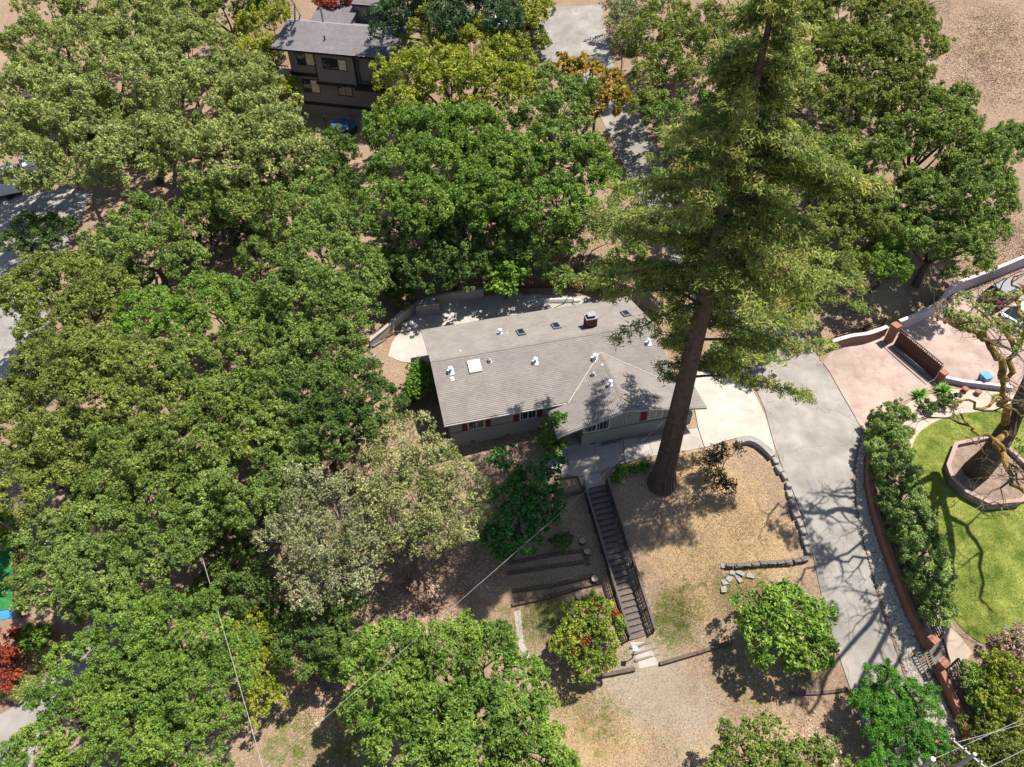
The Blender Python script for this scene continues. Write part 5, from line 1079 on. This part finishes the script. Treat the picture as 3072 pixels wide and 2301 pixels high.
# ------------------------------------------------------------------ garden shrubs
GS = dict(quad=True)
tree('maple_tree', 'small deep green maple in the shade left of the stairs', [(1085,990,28,3.4),(1110,1075,45),(1160,1040,45),(1190,1010,28),(1120,1130,45),(1170,1100,40),(1090,1170,30),(1085,1195,22,2.0),(1195,1080,26),(1060,1160,26),(1140,1170,30)], 'maple', 2.8, (1120,1150), .09, quad=True, leaf=(.2,.15), cov=.9, cmin=.25, sprig=.17)
tree('entry_shrub', 'glossy evergreen shrub tree beside the front porch', [(1195,935,28),(1200,965,24,1.2),(1185,955,22,1.4),(1205,910,16,2.6)], 'bay', 1.7, tr=.06, quad=True, leaf=(.16,.10), cov=1.2, cmin=.22, sprig=.15)
tree('side_shrub', 'sunlit yellow-green shrub at the left end of the ranch house', [(908,800,22),(902,822,24),(898,845,22),(915,835,20)], 'bright', 1.6, tr=.06, quad=True, leaf=(.18,.12), cov=1.2, cmin=.22, sprig=.15)
tree('side_shrub', 'small purple-leaved shrub below the yellow-green shrub', [(885,862,16),(890,850,12)], 'purple', .9, tr=.04, quad=True, leaf=(.13,.09), cov=.9, cmin=.2, sprig=.13)
tree('berry_shrub', 'yellow-green shrub with red berry clusters beside the stairs', [(1255,1345,42),(1290,1330,40),(1240,1390,42),(1285,1390,45),(1310,1350,34),(1265,1430,34),(1300,1420,28)], 'berries', 1.9, tr=.08, quad=True, leaf=(.14,.09), cov=1.0, cmin=.25, berr=[(1238,1395,15),(1262,1388,15),(1290,1312,13),(1328,1326,10),(1290,1350,13),(1272,1330,8)])
tree('magnolia', 'rounded glossy green bush tree in the lower right yard', [(1640,1330,50),(1700,1320,55),(1740,1350,50),(1660,1390,55),(1720,1400,55),(1765,1400,38),(1690,1350,55),(1770,1330,32)], 'magnolia', 2.4, (1700,1400), .12, quad=True, leaf=(.26,.11), cov=1.25, cmin=.3)
tree('oak_tree', 'dark leafy oak at the bottom edge right of centre', [(1600,1620,45),(1660,1590,42),(1580,1680,50),(1660,1670,60),(1740,1650,48),(1780,1620,30),(1810,1680,45),(1570,1580,18,3.4)], 'oak', 3.0, tr=.14, quad=True, leaf=(.17,.1), cov=1.0, cmin=.25, sprig=.17)
tree('cloud_pine', 'cloud-pruned pine with separate bright green pads at the lower right', [(1905,1480,40),(1885,1520,34),(1925,1530,38),(1860,1510,22),(1915,1570,32),(1890,1590,20),(1990,1508,34),(1970,1580,40),(2010,1600,38),(1990,1640,30),(1910,1660,34),(1880,1680,30)], 'pine', 2.2, (1925,1640), .12, 'barkgrey', leaf=(.22,.05), cov=1.5, cmin=.25, clump=.3, zcut=-.1, nsub=2)
tree('small_tree', 'little dark purple-green tree on the dry yard beside the apron', [(1545,1000,15,1.9),(1535,985,13,2.0),(1560,975,16,2.2),(1545,1035,22),(1570,1050,16),(1525,1005,11),(1595,970,9,2.2)], 'purple', 1.4, (1556,1040), .07, quad=True, leaf=(.13,.09), cov=.32, cmin=.2, nsub=6)
hd = [(1925,905,34),(1918,940,34),(1920,975,36),(1930,1010,38),(1940,1045,40),(1952,1080,40),(1962,1115,40),(1975,1150,40),(1988,1185,40),(1998,1220,38),(2008,1255,36),(2018,1290,32),(2025,1315,26)]
def hedge():
    SEED[0] += 1; rng = np.random.default_rng(SEED[0]); W_ = []
    for u, v, rr in hd: c = g(u, v, 1.6); W_.append((c, rr*K*depth(c)/F))
    b = W_[0][0]*1.; b[2] = float(TZ(b[0], b[1])); r = thing('hedge', 'long feathery green hedge between the garden wall and lawn', 'hedge', Vector(b))
    V, CCs = foliage(W_, rng, leaf=(.17,.06), cov=2.3, cmin=.3, cmax=.5, sq=1.25, sprig=.2, zcut=-.7, up=.1); link('foliage', arrmesh('foliage', V-b, 3), LF['hedge'], r)
    mb = MB()
    for c, R in W_:
        z = float(TZ(c[0], c[1]))
        for _ in range(3): q = c+rng.normal(size=3)*.3; mb.tube([(c[0], c[1], z-.1), tuple((q+c)/2), tuple(q+[0,0,.4])], [.05,.035,.015], 5)
    mb.build('stems', MT['bark'], r)
hedge()
def spiky(name, label, u, v, n, L, lf, wd=.06, el=(.2, 1.3), group=None):
    SEED[0] += 1; rng = np.random.default_rng(SEED[0]); b = g(u, v); r = thing(name, label, 'plant', Vector(b), 0, group)
    V = []
    for i in range(n):
        az, e = rng.random()*6.283, rng.uniform(*el); d = np.array([math.cos(az)*math.cos(e), math.sin(az)*math.cos(e), math.sin(e)]); sd = np.array([-math.sin(az), math.cos(az), 0]); l = L*rng.uniform(.7, 1.1)
        p0 = np.array([0, 0, .12]); p1 = p0+d*l*.55; p2 = p0+d*l+np.array([0, 0, -.16*l]); V += [p0-sd*wd*.5, p1-sd*wd*.6, p1+sd*wd*.6, p0+sd*wd*.5, p1-sd*wd*.6, p2, p2+sd*.004, p1+sd*wd*.6]
    link('leaves', arrmesh('leaves', np.array(V), 4), LF[lf], r); MB().tube([b-[0,0,.1], b+[0,0,.18]], [.1,.07], 8).build('stem', MT['bark'], r)
spiky('yucca', 'spiky green yucca left of its pair below the iron gate', 1985, 858, 90, .95, 'yucca')
spiky('yucca', 'spiky green yucca right of its pair below the iron gate', 2035, 848, 110, 1.05, 'yucca')
spiky('yucca', 'small pale yucca in the bed right of the pots', 2150, 862, 50, .5, 'yucca')
tree('low_shrub', 'low dark shrub under the yucca pair', [(2005,880,16),(2035,872,16),(2060,862,14)], 'dark', .35, tr=.04, quad=True, leaf=(.14,.09), cov=1, cmin=.18, sprig=.12)
# lower right corner
tree('low_shrub', 'dense dark green shrub beside the lower rail fence', [(2105,1465,30),(2125,1500,30),(2140,1465,26),(2110,1525,20)], 'magnolia', 1.2, tr=.05, quad=True, leaf=(.18,.11), cov=1.1, cmin=.25, sprig=.17)
tree('low_shrub', 'yellow-green shrub at the lower right edge', [(2160,1440,34),(2190,1470,40),(2150,1500,36),(2200,1530,40),(2170,1560,36)], 'yellowgreen', 1.5, tr=.05, cov=1.0, cmin=.25, sprig=.17)
tree('low_shrub', 'brown-green scrub in the lower right corner', [(2120,1590,36),(2170,1620,45),(2200,1580,34),(2100,1640,36),(2190,1660,45)], 'oakolive', 1.0, tr=.05, cov=.9, cmin=.25, sprig=.17)
tree('low_shrub', 'rusty brush at the right edge above the yellow-green shrub', [(2170,1400,26),(2200,1380,30),(2205,1420,28)], 'litter', .8, tr=.04, cov=.8, cmin=.2, sprig=.13)
def deadshrub(label, base, n, L, m='deadwood', spread=1.0, up=.7, name='dead_shrub'):
    SEED[0] += 1; rng = np.random.default_rng(SEED[0]); b = g(*base); r = thing(name, label, 'shrub', Vector(b)); mb, tw = MB(), MB()
    for i in range(n):
        d = unit((rng.normal(size=3)*np.array([spread, spread, .3])+np.array([0, 0, up]))[None])[0]; p = b-[0,0,.05]; pts = [p]; l = L*rng.uniform(.6, 1.1)
        for k in range(4): d = unit((d+rng.normal(size=3)*.3)[None])[0]; p = p+d*l/4; pts.append(p)
        mb.tube(pts, [.04,.032,.025,.017,.008], 5, False)
        for k in range(5):
            a = pts[rng.integers(2, 5)]; e = unit((d+rng.normal(size=3)*.9)[None])[0]; q = a+e*l*.2; tw.tube([a, q, q+unit((e+rng.normal(size=3)*.6)[None])[0]*l*.15], [.014,.009,.004], 4, False)
    mb.build('stems', MT[m], r); tw.build('twigs', MT[m], r, kind='stuff')
deadshrub('bare grey dead shrub behind the lower rail fence', (2130,1500), 30, 2.6)
deadshrub('bare dead brush at the right edge of the lower garden', (2190,1400), 16, 2.0)
deadshrub('grey bare shrub at the top edge of the bare slope', (2000,10), 26, 3.0, 'barkgrey')
deadshrub('pale bare shrub beside the upper parking pad', (1345,40), 24, 3.0)
deadshrub('twiggy reddish shrub beside the side street at the left', (70,540), 22, 2.0, 'bark')
deadshrub('bare twigs of the small pine at the bottom edge', (1890,1640), 14, 1.5)
# lower left garden
tree('low_shrub', 'red feathery shrub at the lower left edge', [(10,1400,40),(20,1440,34),(-20,1430,40),(5,1470,28)], 'redshrub', 1.2, tr=.05, cov=1.2, cmin=.25, sprig=.17)
tree('low_shrub', 'bright green bush beside the red feathery shrub', [(75,1385,26),(60,1370,18),(90,1370,16)], 'bright', .8, tr=.04, cov=1.2, cmin=.2, quad=True, leaf=(.2,.13))
tree('low_shrub', 'grey-green mound nearer the driveway in the mulch bed', [(105,1420,20),(95,1425,14)], 'sage', .4, tr=.03, cov=1.2, cmin=.18, leaf=(.14,.05))
tree('low_shrub', 'grey-green mound below the red shrub in the mulch bed', [(40,1490,24),(60,1485,16)], 'sage', .4, tr=.03, cov=1.2, cmin=.18, leaf=(.14,.05))
tree('low_shrub', 'yellow-green bush at the left edge above the turf court', [(5,1150,34),(-10,1120,30),(15,1170,20)], 'bright', 1.5, tr=.05, cov=1.2, cmin=.25, sprig=.17)
p = g(116, 1468); o = link('garden_stone', BL[0], None); o.location = p+[0,0,.05]; o.scale = (.5,.5,.6); tag(o, 'small white stone in the mulch bed beside the driveway', 'stone')
tree('low_shrub', 'green bush on the slope below the dark understory tree', [(760,1400,36),(800,1420,32),(730,1440,30)], 'bright', 1.0, tr=.04, cov=1.0, cmin=.22, sprig=.15)
tree('low_shrub', 'low green shrub under the timbers in the shade', [(1210,1172,18),(1225,1165,12)], 'dark', .5, tr=.03, cov=.9, cmin=.18, sprig=.12)
tree('low_shrub', 'low green plants along the front walk beside the redwood', [(1370,1012,9),(1345,1018,9),(1392,1006,8),(1330,1032,8)], 'bright', .2, tr=.02, cov=.8, cmin=.15, quad=True, leaf=(.14,.07))
tree('low_shrub', 'clipped green shrub at the top of the concrete apron', [(1552,775,26),(1580,785,24),(1600,770,22),(1560,755,22)], 'oakgreen', .7, tr=.05, cov=1.2, cmin=.2, sprig=.13)
tree('low_shrub', 'weedy green bush by the driveway corner under the redwood', [(1640,740,26),(1600,735,24)], 'bay', .9, tr=.05, cov=1.1, cmin=.22, sprig=.15)
tree('tree_trunk', 'leaning pale bare trunk with a small crown at the taupe house roof', [(600,-40,40),(620,-20,30)], 'oak', 13, (655,170), .25, 'deadwood', cov=1.0)

# ------------------------------------------------------------------ uncountable ground cover
def scatter(name, label, cat, zones, n, lf, size, up=.2, hz=.02, seed=1, quad=False, poly=None, blades=False, avoid=()):
    rng = np.random.default_rng(seed); Pn = []
    if poly is not None:
        pw = [g(*q)[:2] for q in poly]; a = np.array(pw); xy = a.min(0)+rng.random((n*2, 2))*(a.max(0)-a.min(0)); xy = xy[inpoly(xy[:, 0], xy[:, 1], pw)][:n]
    else:
        tot = sum(z[2]**2*z[3] for z in zones); xs = []
        for u, v, rr, wgt in zones:
            c = g(u, v); R = rr*K*depth(c)/F; k = int(n*rr**2*wgt/tot); q = rng.normal(size=(k, 2))*.55; xs.append(c[:2]+q*R)
        xy = np.concatenate(xs)
    for av in avoid:
        pw = [g(*q)[:2] for q in av]; xy = xy[~inpoly(xy[:, 0], xy[:, 1], pw)]
    c = np.c_[xy, TZ(xy[:, 0], xy[:, 1])+hz]; N = len(c)
    if blades:
        az = rng.random(N)*6.283; t = np.stack([np.cos(az)*.5, np.sin(az)*.5, .5+.5*rng.random(N)], 1); nr = unit(np.cross(t, rng.normal(size=(N, 3)))); V = leafverts(c+t*size[0]*.4, nr, size[0], size[1], rng, False, t)
    else: V = leafverts(c, unit(rng.normal(size=(N, 3))*up+np.array([0, 0, 1.])), size[0], size[1], rng, quad)
    LEAVES[0] += N*(2 if quad else 1)
    o = link(name, arrmesh(name, V, 4 if quad else 3), LF[lf]); tag(o, label, cat, kind='stuff')
AV = (DRIVE_L+DRIVE_R, [(1490,800),(1608,800),(1652,897),(1676,990),(1600,945),(1522,968)], [(1225,968),(1507,925),(1521,968),(1302,1016),(1232,1026)], [(1264,1050),(1310,1045),(1410,1370),(1350,1390)])
scatter('leaf_litter', 'dry brown leaf litter under the trees and on the slopes', 'leaf litter', [(2130,150,110,1),(2140,60,90,1),(2100,620,70,1),(2180,520,60,1),(1330,600,60,1),(1260,590,50,1),(850,620,60,1),(950,1230,90,1.4),(880,1290,70,1),(620,1400,60,1),(700,1500,60,1),(800,1000,80,.6),(450,500,110,.8),(560,600,60,.8),(1100,960,60,.6),(1080,1000,60,.6),(1840,650,40,1),(1760,1640,70,1),(1850,690,50,1.2)], 46000, 'litter', (.16,.09), .35, .03, 2, avoid=AV)
scatter('dry_grass', 'dry straw-coloured grass over the front yard', 'dry grass', [(1560,1090,110,1),(1640,1160,100,1),(1500,1200,90,1),(1470,1290,80,1),(1560,1290,80,.8),(1300,1560,110,.7),(1420,1620,110,.6),(1560,1480,90,.6),(720,1540,80,1),(1150,1300,60,.6),(1650,1500,60,.6),(2120,120,90,.7),(2150,30,70,.7),(2150,220,60,.6)], 52000, 'straw', (.13,.02), .3, .01, 3, blades=True, avoid=AV)
scatter('green_grass', 'green grass patches in the yard around the stairs', 'grass', [(1450,1350,55,1),(1470,1310,45,.8),(1620,1270,60,.7),(1180,1330,55,.8),(1150,1360,40,.8),(1740,1450,40,.7),(1250,1440,40,.5),(1350,1430,30,.5),(700,1620,90,.5),(1300,1540,60,.25),(2100,110,40,.4),(2160,60,40,.4),(2080,170,26,.5),(1580,1420,40,.3),(1240,1540,50,.3)], 25000, 'grass', (.14,.022), .3, .01, 4, blades=True, avoid=AV)
scatter('lawn_grass', 'green mown grass of the garden lawn', 'grass', None, 40000, 'grass', (.12,.022), .3, .045, 5, poly=LAWN, blades=True, avoid=([(2042,1014),(2060,966),(2128,952),(2172,976),(2212,1019),(2228,1064),(2195,1094),(2130,1100),(2080,1074),(2050,1044)],))
def gravel():
    rng = np.random.default_rng(8); poly = [(1864,940),(1850,1005),(1852,1090),(1868,1172),(1892,1258),(1922,1350),(1950,1430),(1972,1500),(1998,1590),(2075,1590),(2030,1500),(2000,1440),(1985,1395),(1945,1310),(1918,1240),(1894,1170),(1876,1110),(1864,1050),(1866,990),(1878,945)]
    pw = [g(*q)[:2] for q in poly]; a = np.array(pw); xy = a.min(0)+rng.random((26000, 2))*(a.max(0)-a.min(0)); xy = xy[inpoly(xy[:, 0], xy[:, 1], pw)][:5500]; n = len(xy)
    c = np.c_[xy, TZ(xy[:, 0], xy[:, 1])+.06]; s = (.05+.10*rng.random((n, 1))**2)
    oc = np.array([[1,0,0],[-1,0,0],[0,1,0],[0,-1,0],[0,0,.7],[0,0,-.7]]); tri = np.array([[0,2,4],[2,1,4],[1,3,4],[3,0,4],[2,0,5],[1,2,5],[3,1,5],[0,3,5]])
    V = (c[:, None]+(oc[None]*(.7+.6*rng.random((n, 6, 1))))@np.eye(3)*s[:, None])[:, tri.ravel()].reshape(-1, 3); LEAVES[0] += len(V)//3
    o = link('river_gravel', arrmesh('river_gravel', V, 3), MT['gravel']); tag(o, 'cream river gravel between the driveway and the terracotta garden wall', 'gravel', kind='stuff')
gravel()
print('leaf triangles', LEAVES[0])
